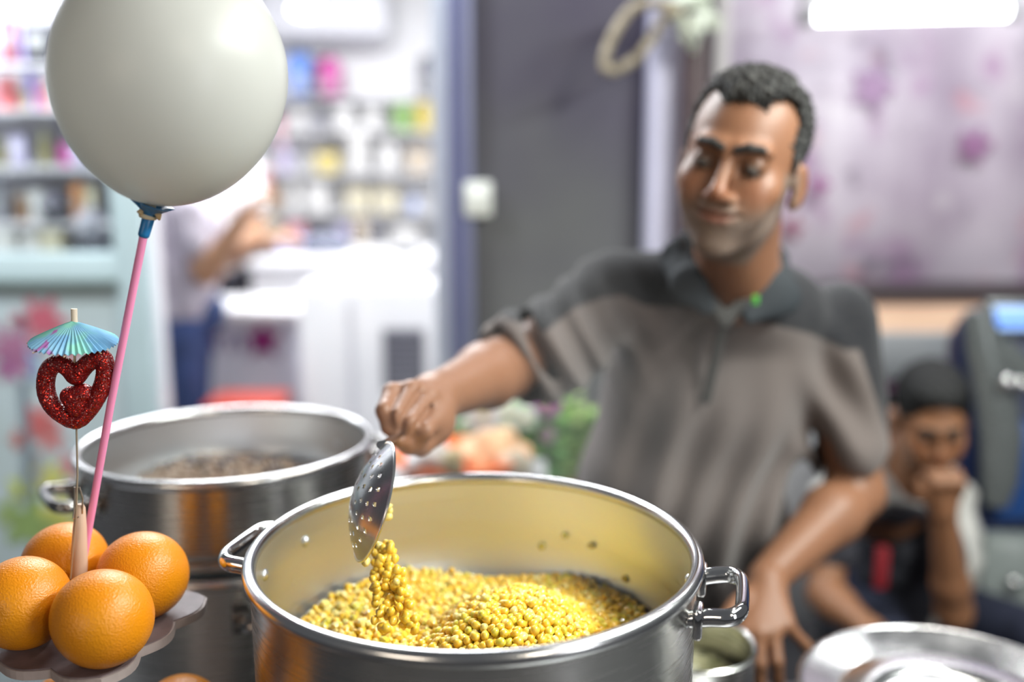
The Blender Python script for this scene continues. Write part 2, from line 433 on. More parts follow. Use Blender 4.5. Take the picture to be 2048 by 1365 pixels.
# coiled beige hose hanging beside the pole
hp = [(1345, 12), (1300, 6), (1262, 20), (1232, 60), (1212, 105), (1210, 135), (1232, 140), (1270, 118), (1300, 82), (1318, 50), (1340, 26), (1368, 22)]
H = []
for i in range(len(hp)-1):
    for k in range(4):
        u = k/4; p0 = hp[max(i-1, 0)]; p1 = hp[i]; p2 = hp[i+1]; p3 = hp[min(i+2, len(hp)-1)]
        q = [.5*((2*p1[c])+(-p0[c]+p2[c])*u+(2*p0[c]-5*p1[c]+4*p2[c]-p3[c])*u*u+(-p0[c]+3*p1[c]-3*p2[c]+p3[c])*u**3) for c in (0, 1)]
        H.append(P(q[0], q[1], 2.36+.03*sin(i)))
tag(G().tube(H, .0115, 10).build('hose', PM('beige_rubber', (.33, .28, .20), .5)), 'beige hose looped in a coil at the top of the pole', 'hose')
# knotted white bags at the top of the pole
kc = P(1384, 40, 2.40)
kt = thing('plastic_bag', 'knotted white plastic bag tied round the top of the brown pole', 'bag', kc)
mk = M('bag_film', (.80, .86, .74), .35, bump=.5, bscale=40, var=.3, vscale=25)
for n, (pts, r) in {'knot': ([(1340, 20), (1365, 45), (1395, 62), (1385, 95), (1370, 70), (1390, 40), (1420, 30), (1405, 5), (1375, 0), (1350, 10)], .020),
                    'bag_end': ([(1400, 20), (1428, 40), (1432, 50)], .016), 'bag_loop': ([(1330, 0), (1345, 15), (1360, 10), (1370, -25), (1395, -40), (1420, -10)], .013)}.items():
    g = G(); pp = [P(a, b, 2.40-.02*(i % 3)) for i, (a, b) in enumerate(pts)]
    g.tube(pp, [r*(.7+.3*((i*7) % 3)/2) for i in range(len(pp))], 9); g.build(n, mk, kt, off=kc)

# ---------------------------------------------------------------- banner, ceiling tube, stall behind on the right
m_ban = bpy.data.materials.new('printed_banner'); m_ban.use_nodes = True
def banner_nodes(m):
    nt = m.node_tree; N = nt.nodes; L = nt.links; b = N['Principled BSDF']; b.inputs['Roughness'].default_value = .35
    tc = N.new('ShaderNodeTexCoord')
    def nz(scale, lo, hi, c0, c1, off):
        mp = N.new('ShaderNodeMapping'); mp.inputs['Location'].default_value = off; L.new(tc.outputs['Object'], mp.inputs[0])
        n = N.new('ShaderNodeTexNoise'); n.inputs['Scale'].default_value = scale; n.inputs['Detail'].default_value = 2; L.new(mp.outputs[0], n.inputs['Vector'])
        r = N.new('ShaderNodeValToRGB'); r.color_ramp.elements[0].position = lo; r.color_ramp.elements[1].position = hi
        r.color_ramp.elements[0].color = (*c0, 1); r.color_ramp.elements[1].color = (*c1, 1); L.new(n.outputs[0], r.inputs[0]); return r.outputs[0]
    base = nz(1.7, .35, .65, (.40, .33, .42), (.68, .62, .70), (3, 0, 1))
    for sc, lo, hi, col, off in ((4.2, .57, .68, (.38, .22, .38), (7, 2, 3)), (3.1, .60, .72, (.85, .82, .84), (1, 9, 4)), (6.0, .60, .70, (.14, .11, .16), (5, 5, 8)), (5, .62, .72, (.62, .34, .40), (2, 1, 12))):
        f = nz(sc, lo, hi, (0, 0, 0), (.8, .8, .8), off); mx = N.new('ShaderNodeMix'); mx.data_type = 'RGBA'
        L.new(f, mx.inputs[0]); L.new(base, mx.inputs[6]); mx.inputs[7].default_value = (*col, 1); base = mx.outputs[2]
    L.new(base, b.inputs['Base Color'])
banner_nodes(m_ban)
BY = 3.62; b0, b1 = P(1440, 300, BY), P(2130, 300, BY); bz0, bz1 = P(1700, 582, BY).z, 2.75
bn = thing('printed_banner', 'large lilac and white printed banner behind the smiling man', 'banner', ((b0.x+b1.x)/2, BY, bz0))
g = G(); nx = 40
V = []; F = []
for j in range(2):
    for i in range(nx+1):
        x = -(b1.x-b0.x)/2-.1+(b1.x-b0.x+.5)*i/nx; V.append((x, .012*sin(i*.9), j*(bz1-bz0)))
for i in range(nx): F.append((i, i+1, nx+2+i, nx+1+i))
n0 = len(V); V += [(x, y+.004, z) for x, y, z in V]; F += [tuple(n0+q for q in reversed(f)) for f in F]
g.add(V, F).build('sheet', m_ban, bn)
G().tube([(-.95, 0, bz1-bz0), (1.2, 0, bz1-bz0)], .016, 10).build('batten', PM('grey_tube', (.3, .3, .32), .4), bn)
# flower prints on the banner
for px, py, r, c in ((1745, 175, .085, (.40, .26, .42)), (1950, 290, .07, (.36, .18, .34)), (1640, 370, .04, (.4, .14, .34)), (1585, 455, .05, (.42, .20, .28))):
    cc = P(px, py, BY-.018)-Vector(bn.location); poly = [((r*(.75+.25*cos(5*a)))*cos(a), (r*(.75+.25*cos(5*a)))*sin(a)) for a in [2*pi*i/30 for i in range(30)]]
    G().prism(poly, -.001, .001, Matrix.Translation(cc)@Matrix.Rotation(pi/2, 4, 'X')).build('printed_flower', PM('print', c, .5), bn, smooth=False)
for i, (pts, r) in enumerate((([(1735, 245), (1760, 300), (1800, 350)], .035), ([(1690, 330), (1705, 370)], .03), ([(1720, 60), (1790, 95)], .03))):
    pass
# the fluorescent tube seen top right
lc = P(1820, 24, 3.0); LX0, LX1 = P(1628, 34, 3.0).x, P(2012, 26, 3.0).x
lt = thing('tube_lamp', 'bright fluorescent tube lamp glowing above the banner', 'lamp', lc)
m_tube = M('lit_tube', (1, 1, 1), .4, emit=(.95, 1.0, 1.0), estr=12)
za, zb2 = P(1628, 30, 3.0).z-lc.z, P(2012, 20, 3.0).z-lc.z
G().tube([(LX0-lc.x, 0, za), (LX1-lc.x, 0, zb2)], .021, 16).build('tube', m_tube, lt)
for x, z in ((LX0-lc.x-.02, za), (LX1-lc.x+.02, zb2)):
    G().box((x, 0, z), (.04, .06, .06), bev=.006).build('socket', PM('grey_plastic', (.4, .4, .42), .5), lt)
G().box((0, .012, .058), (LX1-LX0+.08, .05, .04), bev=.006).build('batten', PM('white_plastic', (.6, .6, .6), .5), lt)
G().tube([(0, .01, .07), (0, .01, .75)], .004, 8).build('cord', PM('grey_cord', (.3, .3, .32), .5), lt)
# dark rail under the banner and the lit counter below
rz = P(1800, 592, 3.5).z
tag(G().box((1.5, 3.49, rz+.012), (1.9, .22, .055), bev=.01).build('shelf_rail', PM('dark_plum_board', (.055, .045, .05), .5)), 'long dark shelf board running below the lilac banner', 'shelf')
cx0, cx1 = P(1640, 660, 3.3).x, P(1960, 660, 3.3).x; cz = P(1800, 655, 3.3).z
cc = thing('display_counter', 'white display counter with a warm lit strip behind the seated boy', 'counter', ((cx0+cx1)/2, 3.42, 0)); cw = cx1-cx0+.7
m_cw = M('counter_white', (.58, .58, .60), .35, var=.06)
G().box((0, 0, cz/2-.15), (cw, .4, cz-.3), bev=.01).build('cabinet', m_cw, cc)
G().box((0, -.006, cz-.08), (cw+.04, .42, .16), bev=.012).build('upper_band', M('counter_grey', (.42, .44, .46), .35), cc)
G().box((0, -.212, cz-.185), (cw+.02, .012, .02)).build('plum_stripe', PM('plum_stripe', (.20, .08, .16), .5), cc)
G().box((0, -.03, (cz+rz-.02)/2), (cw, .3, rz-.02-cz)).build('light_box', M('peach_light_box', (.9, .7, .5), .5, emit=(1.0, .55, .36), estr=.40, var=.5, vscale=3), cc)
G().tube([(-.42, .09, cz+.055), (-.30, .09, cz+.055)], .04, 12).build('lamp', M('warm_lamp', (1, .8, .5), .5, emit=(1, .72, .45), estr=1.6), cc)
# ---------------------------------------------------------------- shop interior
m_cnt = M('gloss_white_laminate', (.76, .76, .78), .25, var=.03)
m_cnt2 = M('lavender_white_panel', (.52, .53, .60), .3, var=.06, vscale=2)
# left counter with lettering
c0, c1 = P(380, 700, 3.9).x-.75, P(598, 700, 3.9).x; ctz = P(500, 618, 3.9).z
t = thing('shop_counter', 'white shop counter with purple lettering and a magenta flower', 'counter', ((c0+c1)/2, 4.05, .1))
G().box((0, 0, (ctz-.1)/2-.02), (c1-c0, .3, ctz-.14), bev=.008).build('front_panel', m_cnt2, t)
G().box((0, .02, ctz-.1-.02), (c1-c0+.05, .42, .04), bev=.008).build('counter_top', m_cnt, t)
cx = (c0+c1)/2; fy = 4.05-.152
fc = bpy.data.curves.new('lettering', 'FONT'); fc.body = 'arma'; fc.size = .155; fc.extrude = .002; fc.space_character = 1.05
fo = bpy.data.objects.new('lettering', fc); COL.objects.link(fo); fo.rotation_euler = (pi/2, 0, 0)
dg = bpy.context.evaluated_depsgraph_get(); me = bpy.data.meshes.new_from_object(fo.evaluated_get(dg)); bpy.data.objects.remove(fo)
lo = bpy.data.objects.new('lettering', me); COL.objects.link(lo); lo.parent = t; lo.rotation_euler = (pi/2, 0, 0)
q = P(388, 703, fy); lo.location = (q.x-cx, fy-4.05-.002, q.z-.1); me.materials.append(PM('violet_print', (.11, .06, .22), .5))
q = P(527, 680, fy-.004)
for k in range(5):
    a = k*2*pi/5+.3; c = Vector((q.x-cx+.034*cos(a), fy-4.05-.005, q.z-.1+.034*sin(a)))
    poly = [(.030*cos(b), .021*sin(b)) for b in [2*pi*i/14 for i in range(14)]]
    G().prism(poly, -.002, .002, Matrix.Translation(c)@Matrix.Rotation(pi/2, 4, 'X')@Matrix.Rotation(a, 4, 'Z')).build('flower_petal', PM('magenta_print', (.26, .01, .16), .5), t, smooth=False)
for sx in (-1, 1):
    a = P(527, 690, fy); b = P(527+sx*28, 718, fy); off = Vector((cx, 4.05, .1))
    G().tube([a-off, b-off], .005, 6).build('flower_stem', PM('violet_print', (.11, .06, .22), .5), t)
# red box on the floor in front of the counter
rb = P(477, 803, 3.48)
t = thing('red_crate', 'red plastic crate standing below the lettered counter', 'crate', (rb.x+.03, 3.50, .1))
rh = P(477, 798, 3.48).z-.1
m_red = PM('red_plastic', (.50, .07, .05), .5)
G().box((0, 0, rh/2), (.25, .2, rh), bev=.01).build('body', m_red, t); G().box((0, 0, rh-.012), (.27, .22, .024), bev=.008).build('rim', m_red, t)
# right tall cabinet, front
x0, x1 = P(600, 700, 3.5).x, P(900, 700, 3.5).x; tz = P(700, 575, 3.5).z
t = thing('white_cabinet', 'tall plain white cabinet with a grille just inside the door', 'cabinet', ((x0+x1)/2, 3.66, .1))
G().box((0, 0, (tz-.1)/2), (x1-x0, .3, tz-.1), bev=.01).build('body', m_cnt, t)
G().box((-(x1-x0)*.16, -.153, (tz-.1)/2), ((x1-x0)*.03, .006, tz-.2)).build('door_edge', PM('pale_edge', (.60, .60, .66), .4), t)
vc = P(808, 722, 3.5); vw = P(850, 720, 3.5).x-P(768, 720, 3.5).x; vh = P(808, 660, 3.5).z-P(808, 785, 3.5).z
vg = G().box((vc.x-(x0+x1)/2, -.156, vc.z-.1), (vw, .014, vh), bev=.004).build('grille', PM('grille_grey', (.07, .07, .09), .5), t)
for k in range(9):
    G().box((vc.x-(x0+x1)/2, -.166, vc.z-.1-vh/2+vh*(k+.5)/9), (vw*.9, .006, vh*.05)).build('slat', PM('grille_light', (.22, .22, .26), .5), vg)
# back counter carrying the bags
bx0, bx1 = P(490, 530, 4.4).x, P(905, 530, 4.4).x; bz = P(700, 516, 4.4).z
t = thing('back_counter', 'white back counter carrying bags in the shop', 'counter', ((bx0+bx1)/2, 4.7, .1))
G().box((0, .02, (bz-.1)/2-.02), (bx1-bx0-.02, .54, bz-.14), bev=.008).build('body', m_cnt, t)
G().box((0, 0, bz-.12), (bx1-bx0, .6, .04), bev=.008).build('counter_top', m_cnt, t)
# lavender handbag, dark round bag, black pouch, stapler
def bag(name, label, px0, px1, py0, Y, col, dark):
    a = P(px0, 515, Y); b = P(px1, 515, Y); h = P(px0, py0, Y).z-bz; c = (a.x+b.x)/2; wd = (b.x-a.x)/2
    t = thing(name, label, 'bag', (c, Y, bz))
    s = SDF(); s.ell((c, Y, bz+h*.42), (wd, .10, h*.55), k=.02); s.cap((c-wd*.6, Y, bz+.03), (c+wd*.6, Y, bz+.03), .06, k=.05, flat=((0, 0, 1), .5))
    s.mesh('body', .008, PM('bag_'+name, col, .6), t, off=(c, Y, bz))
    G().tube([(-wd*.9, -.02, h*.35), (-wd*.6, -.03, h*.85), (0, -.03, h*1.0), (wd*.6, -.03, h*.85), (wd*.9, -.02, h*.35)], .012, 8).build('strap', PM('bag_strap', dark, .5), t)
    G().box((0, -.10, h*.45), (wd*.9, .012, h*.10), bev=.004).build('zip_pocket', PM('bag_strap', dark, .5), t)
    return t
bag('handbag', 'pale lavender handbag on the back counter of the shop', 538, 608, 466, 4.62, (.42, .47, .72), (.12, .15, .25))
bag('duffel_bag', 'round dark grey bag beside the lavender handbag', 614, 690, 462, 4.60, (.13, .14, .19), (.035, .04, .06))
bag('pouch', 'small black pouch left of the lavender handbag', 508, 536, 476, 4.5, (.03, .035, .06), (.02, .02, .03))
q = P(810, 518, 4.5)
t = thing('stapler', 'flat dark stapler on the right end of the back counter', 'stapler', (q.x, 4.5, bz))
G().box((0, 0, .008), (.11, .035, .014), bev=.004).build('base', PM('dark_metal', (.05, .05, .06), .4), t); G().box((0, 0, .026), (.10, .028, .016), bev=.006).build('arm', PM('dark_metal', (.05, .05, .06), .4), t)
# air conditioner
q0, q1 = P(500, 40, 5.8), P(768, 40, 5.8); zt_, zb_ = P(600, -60, 5.8).z, P(600, 76, 5.8).z
t = thing('air_conditioner', 'white air conditioner high on the back wall of the shop', 'air conditioner', ((q0.x+q1.x)/2, 6.08, zb_)); hh = zt_-zb_
g = G(); g.box((0, 0, hh/2), (q1.x-q0.x, .22, hh), bev=.04); g.build('casing', M('ac_white', (.70, .70, .74), .35), t)
fl = G().box((0, -.10, .03), (q1.x-q0.x-.08, .06, .03), bev=.008).build('outlet_flap', PM('ac_flap', (.42, .42, .46), .5), t)
G().tube([((q1.x-q0.x)*.1, -.10, -.012), ((q1.x-q0.x)*.35, -.10, -.012)], .006, 8).build('vane', PM('ac_flap', (.35, .35, .4), .5), t)
# glowing globe on a stem
q = P(612, 20, 4.9)
t = thing('glowing_globe', 'round glowing globe beside the air conditioner', 'lamp', q)
G().ball((0, 0, 0), (.075, .075, .036)).build('globe', M('globe_lit', (1, 1, 1), .4, emit=(1, 1, 1), estr=4), t)
G().tube([(0, 0, .03), (0, 0, 2.78-q.z)], .008, 8).build('stem', PM('white_plastic', (.7, .7, .7), .5), t)

# ---------------------------------------------------------------- goods on shelves
CN = {'pink': (.70, .30, .36), 'magenta': (.52, .05, .30), 'violet': (.20, .14, .60), 'black': (.03, .03, .04), 'maroon': (.24, .05, .09), 'white': (.72, .71, .70),
      'cream': (.66, .60, .42), 'yellow': (.65, .52, .12), 'green': (.25, .42, .14), 'blue': (.13, .26, .68), 'orange': (.62, .25, .07), 'brown': (.24, .14, .08),
      'grey': (.26, .26, .30), 'lavender': (.50, .46, .66), 'red': (.55, .12, .12), 'pale blue': (.48, .55, .80), 'olive': (.22, .20, .10), 'beige': (.55, .45, .33), 'dark grey': (.10, .10, .13)}
def item(kind, colour, label, group, px, top, bot, wpx, Y, base=None):
    c = P(px, bot, Y); h = P(px, top, Y).z-c.z; w = abs(P(px+wpx, bot, Y).x-c.x); col = CN[colour]
    if base is not None: c.z = base
    m = PM(kind+colour, col, .45); lid = PM('lidcol', tuple(min(1, x*.6+.25) for x in col), .4)
    nm = {'carton': 'carton', 'bottle': 'bottle', 'pouch': 'sachet', 'tin': 'tin', 'bag': 'backpack', 'bundle': 'cloth_bundle'}[kind]
    t = thing(nm, label, {'carton': 'box', 'bottle': 'bottle', 'pouch': 'packet', 'tin': 'tin', 'bag': 'backpack', 'bundle': 'cloth'}[kind], c, 0, group)
    d = min(w, .10)
    if kind == 'carton':
        G().box((0, 0, h/2), (w, d, h), bev=.004).build('box', m, t); G().box((0, -d/2-.0015, h*.5), (w*.7, .003, h*.4), bev=.001).build('sticker', lid, t)
    elif kind == 'bottle':
        G().lathe([(.001, 0), (w*.46, 0), (w*.5, .01), (w*.5, h*.62), (w*.2, h*.78), (w*.2, h*.86), (.001, h*.86)], 20).build('body', m, t)
        G().lathe([(.001, h*.84), (w*.24, h*.84), (w*.24, h), (.001, h)], 16).build('cap', lid, t)
    elif kind == 'tin':
        G().lathe([(.001, 0), (w*.5, 0), (w*.5, h*.9), (.001, h*.9)], 24).build('body', m, t); G().lathe([(.001, h*.85), (w*.52, h*.85), (w*.52, h), (.001, h)], 24).build('lid', lid, t)
    elif kind == 'pouch':
        g = G(); V = []; F = []
        for i in range(7):
            z = h*i/6; th = d*.35*sin(pi*min(max(i/6, .04), .96)); ww = w*(.5-.03*sin(pi*i/6))
            V += [(-ww, 0, z), (-ww*.5, -th, z), (ww*.5, -th, z), (ww, 0, z), (ww*.5, th, z), (-ww*.5, th, z)]
        for i in range(6):
            for j in range(6): F.append((i*6+j, i*6+(j+1) % 6, (i+1)*6+(j+1) % 6, (i+1)*6+j))
        F += [tuple(range(5, -1, -1)), tuple(range(36, 42))]
        g.add(V, F).build('packet', m, t); G().box((0, 0, h*.97), (w, .006, h*.06)).build('seal_or_shade', lid, t)
    elif kind == 'bag':
        G().box((0, 0, h*.48), (w, .14, h*.96), bev=w*.28).build('body', m, t); G().box((0, -.08, h*.3), (w*.66, .04, h*.38), bev=.02).build('front_pocket', lid, t)
        G().tube([(-w*.12, 0, h*.93), (-w*.08, 0, h*1.02), (w*.08, 0, h*1.02), (w*.12, 0, h*.93)], .008, 6).build('handle', PM('blk', (.03, .03, .04), .5), t)
    elif kind == 'bundle':
        g = G(); g.ball((0, 0, h*.45), (w*.5, .09, h*.45), 14, 8); g.build('cloth', m, t)
        G().tube([(-w*.42, -.03, h*.4), (0, -.092, h*.5), (w*.42, -.03, h*.4)], .01, 6).build('fold', lid, t)
    return t
# window display behind the glass, left
SY = 3.05
rows = [(128, 'top'), (218, 'second'), (330, 'third'), (440, 'fourth')]
ds = thing('display_shelf', 'white shelf unit of small goods behind the left shop window', 'shelf', (-1.75, SY, .1))
m_sh = M('shelf_white', (.62, .61, .64), .4, var=.05)
for py, nme in rows+[(503, 'bottom')]:
    z = P(100, py+6, SY).z; G().box((0, .0, z-.1), (1.25, .16, .012)).build('shelf_board', m_sh, ds)
G().box((0, .13, 1.3), (1.25, .012, 2.6)).build('back_panel', M('shelf_back', (.50, .49, .54), .5, var=.15, vscale=5), ds)
for x in (-.62, .62): G().box((x, 0, 1.3), (.016, .26, 2.6)).build('side_panel', m_sh, ds)
LW = 'goods on the shelves behind the left window'
def row(items, py, nme):
    for kind, colour, px, top, w, where in items:
        item(kind, colour, f'{colour} {KN[kind]} on the {nme} window shelf, {where}', LW, px, top, py, w, SY-.03, P(100, py+6, SY).z+.008)
KN = {'carton': 'carton', 'bottle': 'bottle', 'pouch': 'packet', 'tin': 'tin', 'bag': 'backpack', 'bundle': 'cloth bundle'}
row([('carton', 'pink', 2, 45, 22, 'far left'), ('carton', 'maroon', 26, 40, 24, 'second from the left'), ('bottle', 'violet', 56, 34, 18, 'beside the black carton'), ('carton', 'black', 88, 52, 52, 'left of the balloon')], 128, 'top')
row([('pouch', 'pink', -2, 158, 30, 'at the frame edge'), ('pouch', 'red', 22, 150, 26, 'beside a pale packet'), ('pouch', 'beige', 58, 172, 24, 'in the middle'), ('pouch', 'violet', 66, 138, 18, 'standing at the back'), ('pouch', 'pink', 92, 165, 30, 'by the balloon edge'), ('carton', 'white', 122, 160, 24, 'behind the balloon edge')], 218, 'second')
row([('tin', 'olive', 10, 276, 26, 'far left'), ('carton', 'lavender', 42, 270, 30, 'left of the dark bottle'), ('bottle', 'olive', 93, 252, 26, 'under the balloon edge'), ('pouch', 'magenta', 132, 285, 26, 'right of the dark bottle'), ('carton', 'lavender', 162, 290, 28, 'nearest the balloon')], 330, 'third')
row([('carton', 'grey', 4, 372, 20, 'far left'), ('tin', 'brown', 48, 385, 26, 'in the middle'), ('carton', 'white', 78, 380, 24, 'between two dark goods'), ('bundle', 'dark grey', 118, 374, 48, 'beside the orange carton'), ('carton', 'orange', 160, 366, 20, 'near the window post'), ('carton', 'cream', 186, 372, 18, 'next to the window post')], 440, 'fourth')
row([('carton', 'white', 15, 455, 44, 'far left'), ('pouch', 'white', 65, 452, 44, 'in the middle'), ('carton', 'cream', 112, 456, 40, 'left of the dark bundle'), ('bundle', 'grey', 190, 400, 66, 'largest and next to the post')], 503, 'bottom')

# wall shelves in the bright shop, right of the balloon
WY2 = 6.02
ws = thing('wall_shelf', 'white wall shelves of goods at the back of the shop', 'shelf', (-1.3, WY2, .9))
for py in (196, 262, 345, 425, 500):
    z = P(700, py+3, WY2).z; G().box((.12, .05, z-.9), (2.0, .26, .014)).build('shelf_board', m_cnt, ws)
for x in (-.86, .13, 1.1): G().box((x, .1, .75), (.014, .16, 1.9)).build('upright', m_cnt, ws)
RW = 'goods on the white shelves at the back of the shop'
def wrow(items, py, nme):
    for kind, colour, px, top, w, where in items:
        item(kind, colour, f'{colour} {KN[kind]} on the {nme} shop shelf, {where}', RW, px, top, py, w, WY2-.03, P(700, py+3, WY2).z+.008)
wrow([('bag', 'blue', 604, 104, 54, 'largest of the backpacks'), ('bag', 'magenta', 662, 114, 42, 'right of the blue backpack'), ('bag', 'black', 634, 118, 18, 'squeezed between the two bright ones'), ('bag', 'dark grey', 856, 112, 34, 'by the door jamb')], 196, 'top')
wrow([('pouch', 'white', 600, 222, 30, 'below the blue backpack'), ('carton', 'grey', 640, 232, 36, 'below the magenta backpack'), ('carton', 'white', 690, 216, 34, 'in the middle'), ('pouch', 'white', 745, 215, 34, 'left of the green packet'), ('pouch', 'green', 806, 208, 40, 'beside the yellow one'), ('pouch', 'yellow', 848, 204, 32, 'next to the door jamb')], 262, 'second')
wrow([('carton', 'pink', 566, 235, 14, 'beside the balloon'), ('tin', 'lavender', 572, 290, 26, 'near the balloon'), ('carton', 'yellow', 656, 306, 44, 'on its own in the middle'), ('tin', 'white', 718, 250, 40, 'bright and round'), ('carton', 'white', 778, 290, 34, 'left of the beige one'), ('carton', 'beige', 838, 300, 42, 'near the door jamb')], 345, 'third')
wrow([('pouch', 'red', 527, 336, 38, 'beside the balloon'), ('carton', 'beige', 540, 372, 36, 'above the dark pouch'), ('bottle', 'white', 588, 358, 30, 'left of the bright tin'), ('tin', 'white', 636, 366, 50, 'large and bright'), ('carton', 'cream', 718, 378, 44, 'left of another cream one'), ('carton', 'cream', 774, 380, 44, 'right of another cream one'), ('bottle', 'pale blue', 828, 386, 22, 'near the door jamb')], 425, 'fourth')
wrow([('carton', 'beige', 548, 440, 30, 'above the handbag'), ('carton', 'pink', 595, 444, 30, 'behind the handbag'), ('carton', 'lavender', 690, 448, 26, 'behind the dark bag'), ('carton', 'beige', 724, 436, 24, 'right of the dark bag'), ('carton', 'grey', 752, 446, 20, 'left of a white one'), ('carton', 'white', 812, 452, 56, 'wide and low')], 500, 'lowest')
# ---------------------------------------------------------------- the stall table
m_st = steel('brushed_steel', rough=.24)
m_in = steel('inner_steel', (.70, .72, .74), .34, .05, .06)
m_rim = M('polished_rim', (.64, .64, .64), .22, 1.0, rvar=.05)
m_hand = M('polished_handle', (.70, .70, .70), .10, 1.0, rvar=.04)
TZ = .80
t = thing('stall_table', 'steel stall table carrying the pots, oranges and tray', 'table', (.02, .93, 0))
G().box((0, 0, TZ-.015), (2.1, 1.0, .03), bev=.006).build('table_top', M('table_steel', (.30, .30, .31), .35, 1.0), t)
for sx in (-1, 1):
    for sy in (-1, 1): G().tube([(sx*.98, sy*.44, 0), (sx*.98, sy*.44, TZ-.03)], .02, 12).build('leg', m_st, t)
G().box((0, -.44, .35), (1.96, .02, .03)).build('stretcher', m_st, t)

def handle_geo(root, ang, z, R, mat, out=.038, half=.040, rad=.0058):
    A = Matrix.Rotation(ang, 4, 'Z')
    pts = [(R-.004, -half, z-.004), (R+.012, -half*1.04, z), (R+out*.72, -half*1.06, z+.002), (R+out*.95, -half*.82, z+.003), (R+out, -half*.4, z+.003), (R+out, half*.4, z+.003),
           (R+out*.95, half*.82, z+.003), (R+out*.72, half*1.06, z+.002), (R+.012, half*1.04, z), (R-.004, half, z-.004)]
    fine = []
    for i in range(len(pts)-1):
        p0, p1, p2, p3 = [Vector(pts[max(0, min(len(pts)-1, i+k))]) for k in (-1, 0, 1, 2)]
        for k in range(4):
            u = k/4; fine.append(A@(.5*((2*p1)+(-p0+p2)*u+(2*p0-5*p1+4*p2-p3)*u*u+(-p0+3*p1-3*p2+p3)*u**3)))
    fine.append(A@Vector(pts[-1]))
    h = G().tube(fine, rad, 14, flat=((0, 0, 1), 1.35)).build('handle', mat, root)
    for s in (-1, 1):
        br = G().box((R+.003, s*half*1.02, z-.004), (.008, .024, .026), M4=A, bev=.003).build('bracket', mat, h)
        G().ball(A@Vector((R+.008, s*half*1.02, z-.004)), (.004, .004, .004), 10, 6).build('rivet', mat, h)
        G().ball(A@Vector((R-.0075, s*half*1.02, z-.006)), (.005, .006, .006), 12, 8).build('rivet', m_in, h)
    return h
def pot(name, label, x, y, z0, z1, R, angs, hz, mat=m_st, group=None, floor_up=.012, wall=.0035, matin=m_in, hmat=m_hand):
    H = z1-z0; t = thing(name, label, 'pot', (x, y, z0), 0, group)
    g = G()
    g.lathe([(R-.016, 0), (R-.013, .004), (R-.013, .016), (R-.0075, .022), (R-.0065, .028), (R-.0055, H-.012), (R-.003, H-.006)], 160)
    g.disc((0, 0, .0), R-.016, 160, up=-1)
    g.build('wall', mat, t)
    g = G(); ri = R-.0055-wall
    pr = [(ri-.001, H-.004), (ri-.001, H-.010), (ri, H*.55), (ri-.003, H*.38), (ri-.010, H*.26), (ri-.020, floor_up+.009), (ri-.036, floor_up+.002), (ri-.05, floor_up), (.0001, floor_up)]
    g.lathe(pr, 160); g.build('inner_wall', matin, t)
    rr = .0068; rim = [(R-.0055+rr*cos(a)*.9, H-.004+rr*sin(a)) for a in [pi*2*i/14 for i in range(14)]]
    rim = [(r_, z_) for r_, z_ in rim]
    g = G(); g.lathe(rim, 160, close=True); g.build('rim', m_rim, t)
    for a in angs: handle_geo(t, a, hz if hz > 0 else H+hz, R-.0055, hmat)
    return t
PX, PY, PR, PZ = -.033, .835, .2005, 1.274
PB = 1.124
pot('steamer_pot', 'open steel steamer pot full of yellow corn kernels', PX, PY, PB, PZ, PR, [radians(-13), radians(165)], -.026)
pot('lower_pot', 'tall steel pot underneath the corn steamer', PX, PY, TZ, PB-.002+.004, PR+.004, [radians(70), radians(250)], -.03, floor_up=.01)
LX, LY, LR = -.372, 1.255, .190
lp = pot('steamer_pot', 'open steel steamer pot of brown boiled beans on the left', LX, LY, 1.131, 1.246, LR, [radians(216), radians(36)], -.040, hmat=M('dark_handle', (.30, .29, .28), .16, 1.0))
lp.rotation_euler = (radians(-1.2), 0, 0)
pot('lower_pot', 'tall steel pot underneath the bean steamer', LX, LY, TZ, 1.131, LR+.003, [radians(-60), radians(120)], -.045, hmat=M('dark_handle2', (.30, .29, .28), .16, 1.0))

# small container with greenish pickles
sx, sy = .213, 1.085; sz = P(1385, 1285, sy).z; sr = .072
t = thing('pickle_container', 'small round steel container of greenish relish beside the corn pot', 'container', (sx, sy, TZ)); h = sz-TZ
g = G(); g.lathe([(.0001, 0), (sr-.004, 0), (sr, .006), (sr, h-.004), (sr+.003, h), (sr, h+.003), (sr-.003, h), (sr-.003, h-.04), (sr-.003, .012), (.0001, .012)], 72).build('body', m_st, t)
g = G(); n = 26; V = []; F = []
for i in range(n+1):
    for j in range(40):
        a = 2*pi*j/40; r = (sr-.0035)*i/n; V.append((r*cos(a), r*sin(a), h-.045+.006*sin(r*180+a*3)*cos(a*5+i)))
for i in range(n):
    for j in range(40): F.append((i*40+j, (i+1)*40+j, (i+1)*40+(j+1) % 40, i*40+(j+1) % 40))
ro = g.add(V, F).build('relish', M('relish', (.36, .34, .20), .35, var=.7, vscale=60, vcol=(.10, .10, .04), bump=.8, bscale=150, coat=.4), t); ro['kind'] = 'stuff'

